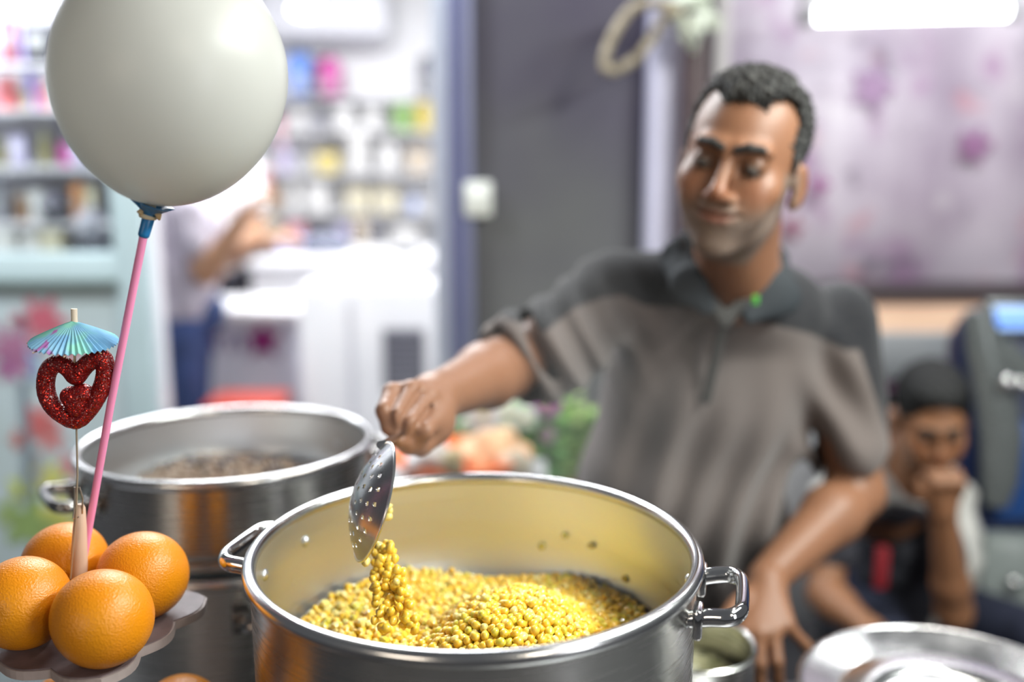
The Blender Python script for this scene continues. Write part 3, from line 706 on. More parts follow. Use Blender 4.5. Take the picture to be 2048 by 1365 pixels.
# round tray (bottom right) on a low pan
tx, ty = P(1915, 1390, 1.055).x, 1.055; tz = .985
t = thing('round_tray', 'wide shiny round steel tray with recessed centre', 'tray', (tx, ty, tz))
g = G(); R0 = .176
g.lathe([(.0001, -.010), (.085, -.010), (.092, -.006), (.096, -.001), (.125, .001), (.131, -.003), (.137, -.001), (R0-.012, .008), (R0-.004, .011), (R0, .009), (R0+.001, .006), (R0-.002, .005), (R0-.012, .004), (.137, -.005), (.092, -.012), (.0001, -.014)], 128)
g.build('dish', M('tray_steel', (.80, .80, .79), .22, 1.0, rvar=.08), t)
g = G(); g.lathe([(R0+.004*cos(a)-.001, .009+.004*sin(a)) for a in [2*pi*i/10 for i in range(10)]], 128, close=True); g.build('rolled_edge', m_rim, t)
t = thing('low_pan', 'steel pan holding up the round tray', 'pan', (tx, ty, TZ)); h = tz-.016-TZ
G().lathe([(.0001, 0), (.118, 0), (.122, .006), (.124, h-.004), (.127, h), (.121, h), (.118, .012), (.0001, .012)], 72).build('body', m_st, t)
for s in (-1, 1): G().tube([(s*.122, -.03, h-.05), (s*.155, -.028, h-.045), (s*.155, .028, h-.045), (s*.122, .03, h-.05)], .005, 8).build('handle', m_hand, t)

# ---------------------------------------------------------------- skimmer spoon
bc_ = P(736, 1000, .84); top = P(762, 884, .870); bot = P(712, 1120, .815)
ax = (top-bot).normalized(); nb = Vector((-.90, -.42, 0)); nb = (nb-ax*nb.dot(ax)).normalized(); sd = ax.cross(nb).normalized()
SP = thing('skimmer_spoon', 'perforated steel skimmer tipping yellow corn into the steamer pot', 'spoon', bc_)
RS = (top-bot).length/2; MS = Matrix((( *sd,), (*ax,), (*nb,))).transposed().to_4x4()   # local x=sd, y=ax, z=convex side
holes = []
for ring, cnt in ((.012, 6), (.022, 11), (.032, 16), (.041, 20)):
    for k in range(cnt): a = 2*pi*k/cnt+ring*40; holes.append((ring*cos(a), ring*sin(a), .0021))
holes.append((0, 0, .00185))
def dome(r): return .019*(1-(r/RS)**2)-.005
me = bpy.data.meshes.new('bowl'); N = 92; V = []; F = []; idx = {}
gs = 2*RS/N
def inside(x, y):
    if x*x+y*y > RS*RS: return False
    return all((x-a)**2+(y-b)**2 > r*r for a, b, r in holes)
def vid(i, j, lay):
    k = (i, j, lay)
    if k not in idx:
        x = -RS+i*gs; y = -RS+j*gs; r = sqrt(x*x+y*y)
        if r > RS: x *= RS/r; y *= RS/r; r = RS
        else:
            for a, b, hr in holes:       # pull border vertices onto the round hole edge
                d = sqrt((x-a)**2+(y-b)**2)
                if d < hr+gs*.45 and d > 1e-6: x = a+(x-a)/d*hr; y = b+(y-b)/d*hr
        idx[k] = len(V); V.append((x, y, dome(r)-lay*.0011))
    return idx[k]
cell = [[inside(-RS+(i+.5)*gs, -RS+(j+.5)*gs) for j in range(N)] for i in range(N)]
for i in range(N):
    for j in range(N):
        if not cell[i][j]: continue
        a, b, c, d = (i, j), (i+1, j), (i+1, j+1), (i, j+1)
        F.append(tuple(vid(*q, 0) for q in (a, b, c, d))); F.append(tuple(vid(*q, 1) for q in (d, c, b, a)))
        for (di, dj), (p, q) in (((0, -1), (a, b)), ((1, 0), (b, c)), ((0, 1), (c, d)), ((-1, 0), (d, a))):
            ii, jj = i+di, j+dj
            if not (0 <= ii < N and 0 <= jj < N and cell[ii][jj]): F.append((vid(*q, 0), vid(*p, 0), vid(*p, 1), vid(*q, 1)))
m_sp = M('spoon_steel', (.42, .42, .43), .22, 1.0, rvar=.06)
bw = G().add(V, F, MS).build('bowl', m_sp, SP, sharp=50)
rimp = [MS@Vector((RS*cos(2*pi*k/64), RS*sin(2*pi*k/64), -.0055)) for k in range(64)]
G().tube(rimp, .0014, 8, closed=True).build('rim', m_rim, SP)
FIST = P(803, 868, 1.00)
neck0 = MS@Vector((0, RS-.002, -.004)); hd = (FIST-bc_-neck0)
hp = [neck0, neck0+hd*.12, neck0+hd*.5, neck0+hd*1.0, neck0+hd*1.4]
G().tube(hp, [.0075, .0062, .0055, .0055, .0055], 12, flat=((0, 0, 1), .6)).build('handle', m_hand, SP)

# ---------------------------------------------------------------- corn
m_corn = M('corn_kernel', (.88, .52, .025), .30, var=1.0, vscale=160, vcol=(.86, .60, .08), coat=.45, sss=.2, sssr=(.004,), spec=.6)
m_corn2 = M('pale_corn_kernel', (.86, .70, .22), .28, coat=.5, sss=.25, sssr=(.004,))
m_corn3 = M('green_yellow_corn_kernel', (.76, .64, .07), .28, coat=.5, sss=.25, sssr=(.004,))
def kernel_mesh(k):
    g = G(); g.ball((0, 0, 0), (.0046, .0040, .0050), 8, 5)
    rnd = random.Random(k); V = []
    for x, y, z in g.v:
        f = 1+.10*rnd.uniform(-1, 1); tp = 1-.28*max(0, -z/.0046); V.append((x*f*tp, y*f*tp, z*f-(.0008 if z > .0033 else 0)))
    me = bpy.data.meshes.new('corn_kernel'); me.from_pydata(V, [], g.f); me.polygons.foreach_set('use_smooth', [True]*len(me.polygons))
    me.materials.append((m_corn, m_corn, m_corn2, m_corn, m_corn3, m_corn)[k % 6]); return me
KM = [kernel_mesh(k) for k in range(12)]
def corn_h(x, y):      # height above pot floor of the heap, x y relative to the pot centre
    b = .040+.007*sin(x*20+1)*cos(y*17)
    b += .040*math.exp(-(((x-.040)/.068)**2+((y+.010)/.085)**2)**1.6)
    b += .016*math.exp(-(((x+.03)/.07)**2+((y+.07)/.06)**2)); b -= .003*max(0, (x-.09)/.08)
    b += .012*math.exp(-(((x+.10)/.04)**2+((y-.02)/.05)**2))
    return b
KFL = PB+.012
spots = []; rnd = random.Random(3); st = .0077; RI = PR-.0095-.008
for lay in (0, 1, 2):
    nI = int(RI/st)+1
    for i in range(-nI, nI+1):
        for j in range(-nI, nI+1):
            x = (i+.5*(j % 2)+(lay*.33))*st+rnd.uniform(-.0016, .0016); y = j*st*.87+lay*.003+rnd.uniform(-.0016, .0016)
            if x*x+y*y > (RI-.002)**2: continue
            z = corn_h(x, y)-lay*.0048+rnd.uniform(-.0018, .0018)
            if z < .004: continue
            if lay == 0 and rnd.random() < .06: z += .003
            spots.append((PX+x, PY+y, KFL+z, lay))
rim_pts = [proj((PX+PR*cos(a), PY+PR*sin(a), PZ)) for a in [2*pi*i/360 for i in range(360)]]
front = sorted((p[0], p[1]) for p, a in zip(rim_pts, [2*pi*i/360 for i in range(360)]) if sin(a) < 0)
fx = np.array([p[0] for p in front]); fyy = np.array([p[1] for p in front])
vis = []; rest = []
for s in spots:
    u, v, d = proj(s[:3])
    (vis if (s[3] == 0 and v < np.interp(u, fx, fyy)-6) else rest).append(s)
vis.sort(key=lambda s: s[1]-s[2]*.3)
NS = 118
near, far = vis[:300-NS], vis[300-NS:]+[s for s in rest]
LG = 'corn kernels heaped in the steamer pot'
def put_kernel(c, k, label, group, par=None):
    o = bpy.data.objects.new('corn_kernel', KM[k % 12]); COL.objects.link(o); o.location = c
    o.rotation_euler = (rnd.uniform(0, 6.3), rnd.uniform(0, 6.3), rnd.uniform(0, 6.3)); s = rnd.uniform(.88, 1.12); o.scale = (s, s, s)
    return tag(o, label, 'corn', group)
for k, s in enumerate(near): put_kernel(s[:3], rnd.randrange(12), 'yellow corn kernel in the near part of the heap in the pot', LG)
# falling stream: leaves the lower edge of the spoon and spreads down to the heap
a0 = P(762, 1092, .838); a1 = P(795, 1250, .80)
for k in range(NS):
    u = (k+.5)/NS; c = a0.lerp(a1, u); c.z = a0.z+(a1.z-a0.z)*(u**1.05); w = .008+.011*u
    c += Vector((rnd.uniform(-1, 1)*w, rnd.uniform(-1, 1)*w*.8, rnd.uniform(-.003, .003)))
    put_kernel(c, rnd.choice((0, 1, 3, 5, 7, 9, 2)), 'yellow corn kernel pouring off the tilted skimmer spoon', 'corn kernels pouring from the spoon')
bulk = []; parts_by = {0: G(), 1: G(), 2: G()}
tm = [[(Vector(v.co)) for v in m.vertices] for m in KM]; tf = [[tuple(p.vertices) for p in m.polygons] for m in KM]
for s in far:
    k = rnd.randrange(12); R = Euler((rnd.uniform(0, 6.3), rnd.uniform(0, 6.3), rnd.uniform(0, 6.3))).to_matrix().to_4x4(); sc = rnd.uniform(.9, 1.12)
    mi = {2: 1, 4: 2}.get(k % 6, 0); parts_by[mi].add([v*sc for v in tm[k]], tf[k], Matrix.Translation(Vector(s[:3]))@R)
g = parts_by[0]; n0 = len(g.f); g.add(parts_by[1].v, parts_by[1].f); n1 = len(g.f); g.add(parts_by[2].v, parts_by[2].f)
o = g.build('corn_heap', m_corn, off=(PX, PY, KFL)); o.data.materials.append(m_corn2); o.data.materials.append(m_corn3)
mi = np.zeros(len(o.data.polygons), np.int32); mi[n0:n1] = 1; mi[n1:] = 2; o.data.polygons.foreach_set('material_index', mi)
tag(o, 'heap of boiled yellow corn kernels filling the bottom of the pot', 'corn', kind='stuff')
# kernels stuck on the spoon and on the pot wall
for px, py, Y in ((776, 1014, .862), (779, 1022, .864), (758, 1092, .838), (732, 1125, .822), (776, 1034, .861)):
    put_kernel(P(px, py, Y), 2, 'corn kernel clinging to the edge of the skimmer spoon', 'corn kernels clinging to the spoon')
for a_, dz in ((62, .092), (70, .075), (38, .066), (52, .088)):
    a = radians(a_); put_kernel((PX+(PR-.0115)*cos(a), PY+(PR-.0115)*sin(a), PB+dz), 4, 'corn kernel stuck high on the inner wall of the pot', 'corn kernels on the pot wall')

# ---------------------------------------------------------------- brown beans in the left pot
m_bn = M('boiled_bean', (.17, .10, .06), .4, var=.9, vscale=50, vcol=(.30, .22, .15), coat=.25, bump=.2, bscale=120)
m_bn2 = M('dark_boiled_bean', (.07, .05, .045), .35, coat=.3)
def bean_mesh(k):
    g = G(); g.ball((0, 0, 0), (.0085, .0068, .0060), 10, 6); V = [(x, y+.25*x*x/.0085, z) for x, y, z in g.v]
    me = bpy.data.meshes.new('bean'); me.from_pydata(V, [], g.f); me.polygons.foreach_set('use_smooth', [True]*len(me.polygons)); me.materials.append((m_bn, m_bn, m_bn2)[k]); return me
BM = [bean_mesh(k) for k in range(3)]
def bean_h(x, y): return .014+.020*math.exp(-(((x+.06)/.10)**2+((y-.11)/.06)**2))
bs = []; st = .0125
for i in range(-15, 16):
    for j in range(-17, 18):
        x = (i+.5*(j % 2))*st+rnd.uniform(-.003, .003); y = j*st*.87+rnd.uniform(-.002, .002)
        if x*x+y*y > (LR-.022)**2: continue
        bs.append((x, y, 1.131+.016+bean_h(x, y)+rnd.uniform(-.002, .003)))
bs.sort(key=lambda s: -s[1]); g = G()
for k, s in enumerate(bs):
    R = Euler((rnd.uniform(0, 6.3), rnd.uniform(0, 6.3), rnd.uniform(0, 6.3)))
    if k < 150:
        o = bpy.data.objects.new('boiled_bean', BM[rnd.randrange(3)]); COL.objects.link(o); o.location = (LX+s[0], LY+s[1], s[2]); o.rotation_euler = R
        tag(o, 'boiled brown bean in the heap in the left steamer pot', 'bean', 'boiled beans in the left pot')
    else:
        m = BM[k % 2]; g.add([v.co for v in m.vertices], [tuple(p.vertices) for p in m.polygons], Matrix.Translation((LX+s[0], LY+s[1], s[2]))@R.to_matrix().to_4x4())
# bed of beans below the top layer
for i in range(-13, 14):
    for j in range(-13, 14):
        x, y = i*.0125, j*.0125
        if x*x+y*y < (LR-.024)**2:
            for q in range(1, 2):
                z = bean_h(x, y)-q*.012
                if z > .006: g.add([v.co for v in BM[0].vertices], [tuple(p.vertices) for p in BM[0].polygons], Matrix.Translation((LX+x, LY+y, 1.147+z)))
tag(g.build('bean_heap', m_bn, off=(LX, LY, 1.147)), 'bed of brown beans under the heap in the left pot', 'bean', kind='stuff')

# ---------------------------------------------------------------- orange stand
OX, OY, OZ = -.382, .826, 1.204; oth = radians(-15)
t = thing('tiered_stand', 'tiered board stand with scalloped edges carrying the oranges', 'stand', (OX, OY, TZ))
m_bd = M('lilac_painted_board', (.20, .15, .155), .5, var=.55, vscale=30, vcol=(.10, .07, .07), bump=.2, bscale=80)
m_be = M('pale_board_edge', (.40, .33, .31), .5, var=.2, vscale=40)
def scallop(hf, n=3, d=.009):
    P_ = []
    for s in range(4):
        a = s*pi/2
        for k in range(n*8):
            u = -hf+2*hf*k/(n*8); w = hf+d*abs(sin(pi*n*(k/(n*8))))-d*.2
            P_.append((w*cos(a)-u*sin(a), w*sin(a)+u*cos(a)))
    return P_
RT = Matrix.Rotation(oth, 4, 'Z')
for zb, hf, nm in ((OZ-TZ, .077, 'upper_board'), (OZ-TZ-.16, .098, 'lower_board')):
    g = G(); g.prism(scallop(hf), zb-.009, zb-.0012, RT); b = g.build(nm, m_be, t, smooth=False)
    G().prism(scallop(hf-.0015), zb-.0013, zb, RT).build('board_face', m_bd, b, smooth=False)
G().lathe([(.0001, 0), (.10, 0), (.10, .012), (.0001, .012)], 48).build('foot', m_be, t)
G().lathe([(.0065, .012), (.0065, OZ-TZ)], 20).build('post', M('wood_post', (.42, .30, .22), .5, var=.3, vscale=30, stretch=(1, 1, .1)), t)
# wooden peg rising between the oranges with the wire hook
pb = Vector((OX-.008, OY+.004, OZ)); ptop = P(157, 1012, OY)
zt = ptop.z-OZ
pg = thing('wooden_peg', 'pale wooden peg standing up between the four oranges', 'peg', pb)
dxp = Vector((ptop.x-pb.x, 0, zt))
pa = [dxp*u for u in (0, .25, .5, .8, .97, 1.0)]
G().tube(pa, [.0055, .0068, .0072, .0058, .0042, .0025], 16).build('stick', M('peg_wood', (.60, .42, .31), .5, var=.25, vscale=40, stretch=(1, 1, .1)), pg)
lp_ = [dxp*.93+Vector((.003, -.003, 0)), dxp*1.02+Vector((.0035, -.003, .004)), dxp*1.06+Vector((.001, -.003, .010)), dxp*1.06+Vector((-.003, -.003, .010)), dxp*1.0+Vector((-.0035, -.004, 0)), dxp*.9+Vector((-.003, -.0075, 0)), dxp*.92+Vector((.002, -.008, 0))]
G().tube(lp_, .0008, 8).build('wire_loop', M('wire', (.6, .55, .45), .3, 1.0), pg)

# oranges
m_or = M('orange_peel', (.68, .21, .004), .31, var=.5, vscale=14, vcol=(.64, .235, .006), bump=.6, bscale=620, spec=.5, bdist=.0011, detail=1.5)
m_tip = M('orange_navel', (.22, .16, .04), .6)
def orange(c, r, tilt, label, rzz=0.):
    t = thing('orange', label, 'orange', c, 0, None)
    g = G(); U, Vn = 56, 36; g.ball((0, 0, 0), (r, r*.99, r*.97), U, Vn)
    V = []
    rr = random.Random(int(r*1e6))
    for x, y, z in g.v:
        q = Vector((x, y, z)); d = q.normalized()
        f = 1+.010*sin(d.x*3+rr.random()*.0)+.008*sin(d.y*4+1)-.035*math.exp(-((1-d.z)/.012))
        V.append(q*f)
    g2 = G(); R = Euler((tilt[0], tilt[1], 0)).to_matrix().to_4x4(); g2.add(V, g.f, R); g2.build('peel', m_or, t)
    g3 = G(); g3.lathe([(.0001, .0012), (.0022, .0010), (.0032, 0)], 10, R@Matrix.Translation((0, 0, r*.938))); g3.build('stem_scar', m_tip, t)
    return t
def oc(px, py, Y): return P(px, py, Y)
orange((-.335, .757, OZ+.0395), .0405, (radians(-60), radians(30)), 'front orange, nearest the camera, on the upper board')
orange((-.4145, .786, OZ+.0385), .0395, (radians(78), radians(-22)), 'orange at the left frame edge on the upper board')
orange((-.333, .842, OZ+.0390), .0400, (radians(-60), radians(20)), 'right orange on the upper board by the corn pot')
orange((-.4165, .872, OZ+.0375), .0385, (radians(-40), 0), 'rear orange, furthest back, behind the wooden peg')
l2 = OZ-.16
orange((-.320, .745, l2+.0385), .0395, (radians(20), 0), 'lower tier orange directly beneath the front orange')
orange((-.415, .770, l2+.0385), .0395, (radians(-20), radians(60)), 'lower tier orange beneath the left frame edge orange')
orange((-.318, .875, l2+.0385), .0395, (0, radians(60)), 'lower tier orange at the back right below the board')
orange((-.43, .885, l2+.0385), .0395, (radians(20), radians(-60)), 'lower tier orange at the back left below the board')

# ---------------------------------------------------------------- heart pick with paper umbrella
HY = OY-.006
hc = P(152, 780, HY)
hpck = thing('heart_pick', 'red glitter heart ornament on a thin wire pick', 'ornament', P(141, 1158, HY))
m_gl = bpy.data.materials.new('red_glitter'); m_gl.use_nodes = True
def glitter(m):
    nt = m.node_tree; N = nt.nodes; L = nt.links; b = N['Principled BSDF']; tc = N.new('ShaderNodeTexCoord')
    v = N.new('ShaderNodeTexVoronoi'); v.inputs['Scale'].default_value = 1100; L.new(tc.outputs['Object'], v.inputs['Vector'])
    gt = N.new('ShaderNodeMath'); gt.operation = 'GREATER_THAN'; gt.inputs[1].default_value = .74
    sx = N.new('ShaderNodeSeparateColor'); L.new(v.outputs['Color'], sx.inputs[0]); L.new(sx.outputs[0], gt.inputs[0])
    mx = N.new('ShaderNodeMix'); mx.data_type = 'RGBA'; mx.inputs[6].default_value = (.17, .006, .008, 1); mx.inputs[7].default_value = (.50, .03, .02, 1)
    L.new(gt.outputs[0], mx.inputs[0]); L.new(mx.outputs[2], b.inputs['Base Color']); L.new(gt.outputs[0], b.inputs['Metallic'])
    b.inputs['Roughness'].default_value = .30
    # every flake leans its own way
    s2 = N.new('ShaderNodeVectorMath'); s2.operation = 'SUBTRACT'; s2.inputs[1].default_value = (.5, .5, .5); L.new(v.outputs['Color'], s2.inputs[0])
    s3 = N.new('ShaderNodeVectorMath'); s3.operation = 'SCALE'; s3.inputs[3].default_value = 1.0; L.new(s2.outputs[0], s3.inputs[0])
    ge = N.new('ShaderNodeNewGeometry'); ad = N.new('ShaderNodeVectorMath'); ad.operation = 'ADD'; L.new(ge.outputs['Normal'], ad.inputs[0]); L.new(s3.outputs[0], ad.inputs[1])
    nm = N.new('ShaderNodeVectorMath'); nm.operation = 'NORMALIZE'; L.new(ad.outputs[0], nm.inputs[0]); L.new(nm.outputs[0], b.inputs['Normal'])
glitter(m_gl)
oh = Vector(hpck.location)
ctl = [(152, 754), (138, 738), (120, 727), (103, 733), (93, 752), (92, 782), (102, 808), (122, 828), (152, 842), (176, 822), (194, 795), (207, 765), (211, 737), (207, 718), (192, 717), (176, 727), (163, 741)]
pts = []
nC = len(ctl)
for i in range(nC):
    p0, p1, p2, p3 = ctl[i-1], ctl[i], ctl[(i+1) % nC], ctl[(i+2) % nC]
    for k in range(5):
        u = k/5; q = [.5*((2*p1[c])+(-p0[c]+p2[c])*u+(2*p0[c]-5*p1[c]+4*p2[c]-p3[c])*u*u+(-p0[c]+3*p1[c]-3*p2[c]+p3[c])*u**3) for c in (0, 1)]
        pts.append(P(q[0], q[1], HY))
s = SDF()
for i in range(0, len(pts), 2): s.cap(pts[i], pts[(i+2) % len(pts)], .0074, k=.0006)
s.mesh('heart_ring', .0011, m_gl, hpck, off=oh, smooth_it=2)
s = SDF()
for a, b, r0, r1 in (((140, 793), (154, 818), .0082, .0060), ((168, 787), (154, 818), .0082, .0060)): s.cap(P(*a, HY-.002), P(*b, HY-.002), r0, r1, k=.008)
s.mesh('inner_heart', .0010, m_gl, hpck, off=oh, smooth_it=2)
wr = [P(153, 858, HY)-oh, P(155, 950, HY)-oh, P(152, 1040, HY)-oh, P(146, 1100, HY)-oh, P(141, 1158, HY)-oh]
G().tube(wr, .00085, 8).build('wire', M('pick_wire', (.42, .36, .27), .4, .6), hpck)
# umbrella
uc = P(148, 684, HY); ap = P(149, 641, HY); ub = Vector(P(150, 780, HY))
um = thing('cocktail_umbrella', 'blue pleated paper cocktail umbrella above the red heart', 'paper umbrella', ub)
Rr = .0352; hh = ap.z-uc.z; nf = 44; g = G(); V = [(0, 0, hh)]; F = []
til = Matrix.Translation(uc-ub)@Matrix.Rotation(radians(4), 4, 'Y')@Matrix.Rotation(radians(6), 4, 'X')
for rg in range(1, 6):
    for j in range(nf*2):
        a = pi*j/nf; u = rg/5; r = Rr*u; dz = (.0010 if j % 2 else -.0010)*u; V.append((r*cos(a), r*sin(a), hh*(1-u**1.12)+dz))
m2 = nf*2
for j in range(m2): F.append((0, 1+j, 1+(j+1) % m2))
for rg in range(4):
    for j in range(m2): a = 1+rg*m2+j; b = 1+rg*m2+(j+1) % m2; F.append((a, a+m2, b+m2, b))
n0 = len(V); V += [(x, y, z-.0003) for x, y, z in V]; F += [tuple(n0+q for q in reversed(f)) for f in F]
m_pap = bpy.data.materials.new('printed_paper'); m_pap.use_nodes = True
def paper(m):
    nt = m.node_tree; N = nt.nodes; L = nt.links; b = N['Principled BSDF']; b.inputs['Roughness'].default_value = .6
    tc = N.new('ShaderNodeTexCoord'); base = None
    def blob(sc, lo, hi, off):
        mp = N.new('ShaderNodeMapping'); mp.inputs['Location'].default_value = off; L.new(tc.outputs['Object'], mp.inputs[0])
        n = N.new('ShaderNodeTexNoise'); n.inputs['Scale'].default_value = sc; L.new(mp.outputs[0], n.inputs[0])
        r = N.new('ShaderNodeMapRange'); r.inputs[1].default_value = lo; r.inputs[2].default_value = hi; L.new(n.outputs[0], r.inputs[0]); return r.outputs[0]
    prev = None
    for sc, lo, hi, col, off in ((40, .4, .6, (.20, .42, .60), (0, 0, 0)), (35, .47, .58, (.20, .50, .42), (1.3, 0, 0)), (60, .66, .70, (.34, .12, .36), (.5, .7, 0))):
        mx = N.new('ShaderNodeMix'); mx.data_type = 'RGBA'; L.new(blob(sc, lo, hi, off), mx.inputs[0])
        if prev: L.new(prev, mx.inputs[6])
        else: mx.inputs[6].default_value = (.13, .32, .52, 1)
        mx.inputs[7].default_value = (*col, 1); prev = mx.outputs[2]
    L.new(prev, b.inputs['Base Color'])
paper(m_pap)
G().add(V, F, til).build('canopy', m_pap, um, smooth=False)
m_pick = M('pick_wood', (.55, .42, .27), .6)
G().tube([P(150, 778, HY)-ub, P(149, 660, HY)-ub, P(148, 628, HY)-ub], .0011, 8).build('stick', m_pick, um)
G().tube([P(149, 648, HY)-ub, P(148, 618, HY)-ub], .0026, 12).build('sleeve', M('pale_sleeve', (.70, .58, .45), .6), um)
for k in range(8):
    a = 2*pi*k/8+.2; q = til@Vector((Rr*cos(a), Rr*sin(a), -.0015)); G().tube([til@Vector((.003, 0, hh*.55)), q, q+Vector((cos(a), sin(a), -.1))*.0018], .0005, 5).build('rib', m_pick, um)

# ---------------------------------------------------------------- balloon on its stick
BYY = .80
s0 = P(287, 472, BYY); s1 = P(168, 1112, .845)
bs_ = thing('balloon_stick', 'pink plastic balloon stick with a blue cup rising from the oranges', 'stick', s1)
G().tube([s1-s1, (s0-s1)*.5+Vector((-.0012, 0, 0)), s0-s1], .0033, 16).build('straw', M('pink_plastic', (.80, .28, .48), .35, sss=.2, sssr=(.003,)), bs_)
axd = (P(300, 425, BYY)-s0).normalized()
m_blue = M('blue_plastic', (.015, .15, .36), .35)
Mz = Matrix.Translation(s0-s1)@axd.to_track_quat('Z', 'Y').to_matrix().to_4x4()
cl = (P(299, 432, BYY)-s0).length
G().lathe([(.0036, -.001), (.0044, 0), (.0046, .002), (.0050, cl), (.0042, cl+.001), (.0034, -.001)], 24, Mz, close=False).build('cup_tube', m_blue, bs_)
bt = (P(305, 414, BYY)-s0).length
cup = G()
for k in ():    # four petals of the cup
    a = k*pi/2+.35; n = 6; V = []; F = []
    for i in range(n+1):
        u = i/n; r = .0045+.0165*u; z = cl-.002+.013*u**.75; wd = (.0048+.001*sin(pi*u))*(1-u**3)+.0008
        for sgn, lay in ((-1, 0), (1, 0), (1, 1), (-1, 1)):
            V.append((r*cos(a)-sgn*wd*sin(a), r*sin(a)+sgn*wd*cos(a), z-lay*.0012))
    for i in range(n):
        for j in range(4): F.append((i*4+j, i*4+(j+1) % 4, (i+1)*4+(j+1) % 4, (i+1)*4+j))
    F += [(3, 2, 1, 0), (n*4, n*4+1, n*4+2, n*4+3)]
    G().add(V, F, Mz).build('cup_petal', m_blue, bs_)
def cupf(r, z, a):
    u = max(0, (r-.006)/.012); k = abs(cos(a*1.5+.75))**.7
    return r*(1-.35*u*(1-k)), z
cup.lathe([(.0048, cl-.001), (.0058, cl+.002), (.0125, cl+.0062), (.0185, cl+.0092), (.0200, cl+.0098), (.0185, cl+.0104), (.0090, cl+.0084), (.0050, cl+.006), (.004, cl)], 72, Mz, fn=cupf).build('cup_funnel', m_blue, bs_)
# balloon: pear profile turned about its leaning axis
knot = P(300, 409, BYY); bcn = P(342, 152, BYY); bax = (bcn-knot).normalized()
sc_ = (proj(bcn)[2])/FPX
Rb = 228*sc_; Hb = (bcn-knot).length
prof = []
for i in range(41):
    t_ = i/40*pi
    z = -cos(t_); r = sin(t_)
    zz = z*(Hb*.999 if z < 0 else Rb*1.06); rr = Rb*r*(1-.05*max(0, -z)**2)
    prof.append((max(rr, .0001), zz))
bl = thing('balloon', 'round white balloon floating above the pink stick', 'balloon', bcn)
Mb = bax.to_track_quat('Z', 'Y').to_matrix().to_4x4()
m_bal = bpy.data.materials.new('balloon_latex'); m_bal.use_nodes = True
def latex(m):
    nt = m.node_tree; N = nt.nodes; L = nt.links; N.clear(); o = N.new('ShaderNodeOutputMaterial')
    d = N.new('ShaderNodeBsdfDiffuse'); d.inputs[0].default_value = (.78, .78, .74, 1); t = N.new('ShaderNodeBsdfTranslucent'); t.inputs[0].default_value = (.78, .78, .73, 1)
    g = N.new('ShaderNodeBsdfGlossy'); g.inputs['Roughness'].default_value = .35; mx = N.new('ShaderNodeMixShader'); mx.inputs[0].default_value = .50
    L.new(d.outputs[0], mx.inputs[1]); L.new(t.outputs[0], mx.inputs[2]); f = N.new('ShaderNodeFresnel'); f.inputs[0].default_value = 1.35; m2 = N.new('ShaderNodeMixShader')
    L.new(f.outputs[0], m2.inputs[0]); L.new(mx.outputs[0], m2.inputs[1]); L.new(g.outputs[0], m2.inputs[2]); L.new(m2.outputs[0], o.inputs[0])
latex(m_bal)
G().lathe(prof, 96, Mb).build('skin', m_bal, bl)
k0 = -Hb
G().lathe([(.0001, k0+.004), (.006, k0+.004), (.0045, k0-.002), (.003, k0-.006), (.0075, k0-.010), (.0065, k0-.0115), (.001, k0-.009)], 20, Mb).build('neck', M('balloon_neck', (.60, .52, .36), .5), bl)
for sx, q in ((-1, (279, 426)), (1, (318, 432))):
    c = P(*q, BYY-.006)-bcn; G().tube([c+Vector((-.005*sx, .004, .006)), c, c+Vector((-.001*sx, .003, -.003))], [.0014, .0026, .0012], 8).build('neck_fold', M('balloon_fold', (.55, .40, .22), .5), bl)

# ---------------------------------------------------------------- steam over the corn
# ---------------------------------------------------------------- bags, plants behind the pots
def surf(name, label, cat, x0, x1, y0, y1, z, mat):
    t = thing(name, label, cat, ((x0+x1)/2, (y0+y1)/2, 0))
    G().box((0, 0, z-.015), (x1-x0, y1-y0, .03), bev=.006).build('top', mat, t)
    for sx in (-1, 1):
        for sy in (-1, 1): G().tube([(sx*((x1-x0)/2-.03), sy*((y1-y0)/2-.03), 0), (sx*((x1-x0)/2-.03), sy*((y1-y0)/2-.03), z-.03)], .016, 10).build('leg', mat, t)
    return t
m_gt = M('grey_table', (.35, .36, .36), .5)
sz1 = P(930, 968, 1.95).z
surf('side_table', 'small grey side table behind the pots carrying an orange basin', 'table', -.26, .075, 1.82, 2.12, sz1, m_gt)
bx = P(930, 900, 1.95).x
t = thing('basin', 'bright orange plastic basin holding bags on the side table', 'basin', (bx-.02, 1.97, sz1))
m_ob = M('orange_plastic', (.80, .17, .03), .4); bh = P(900, 922, 1.95).z-sz1
G().lathe([(.0001, 0), (.09, 0), (.125, bh), (.132, bh+.002), (.132, bh+.008), (.122, bh+.008), (.087, .006), (.0001, .006)], 48).build('bowl', m_ob, t)
for s_ in (-1, 1): G().box((s_*.138, 0, bh), (.03, .06, .01), bev=.004).build('grip', m_ob, t)
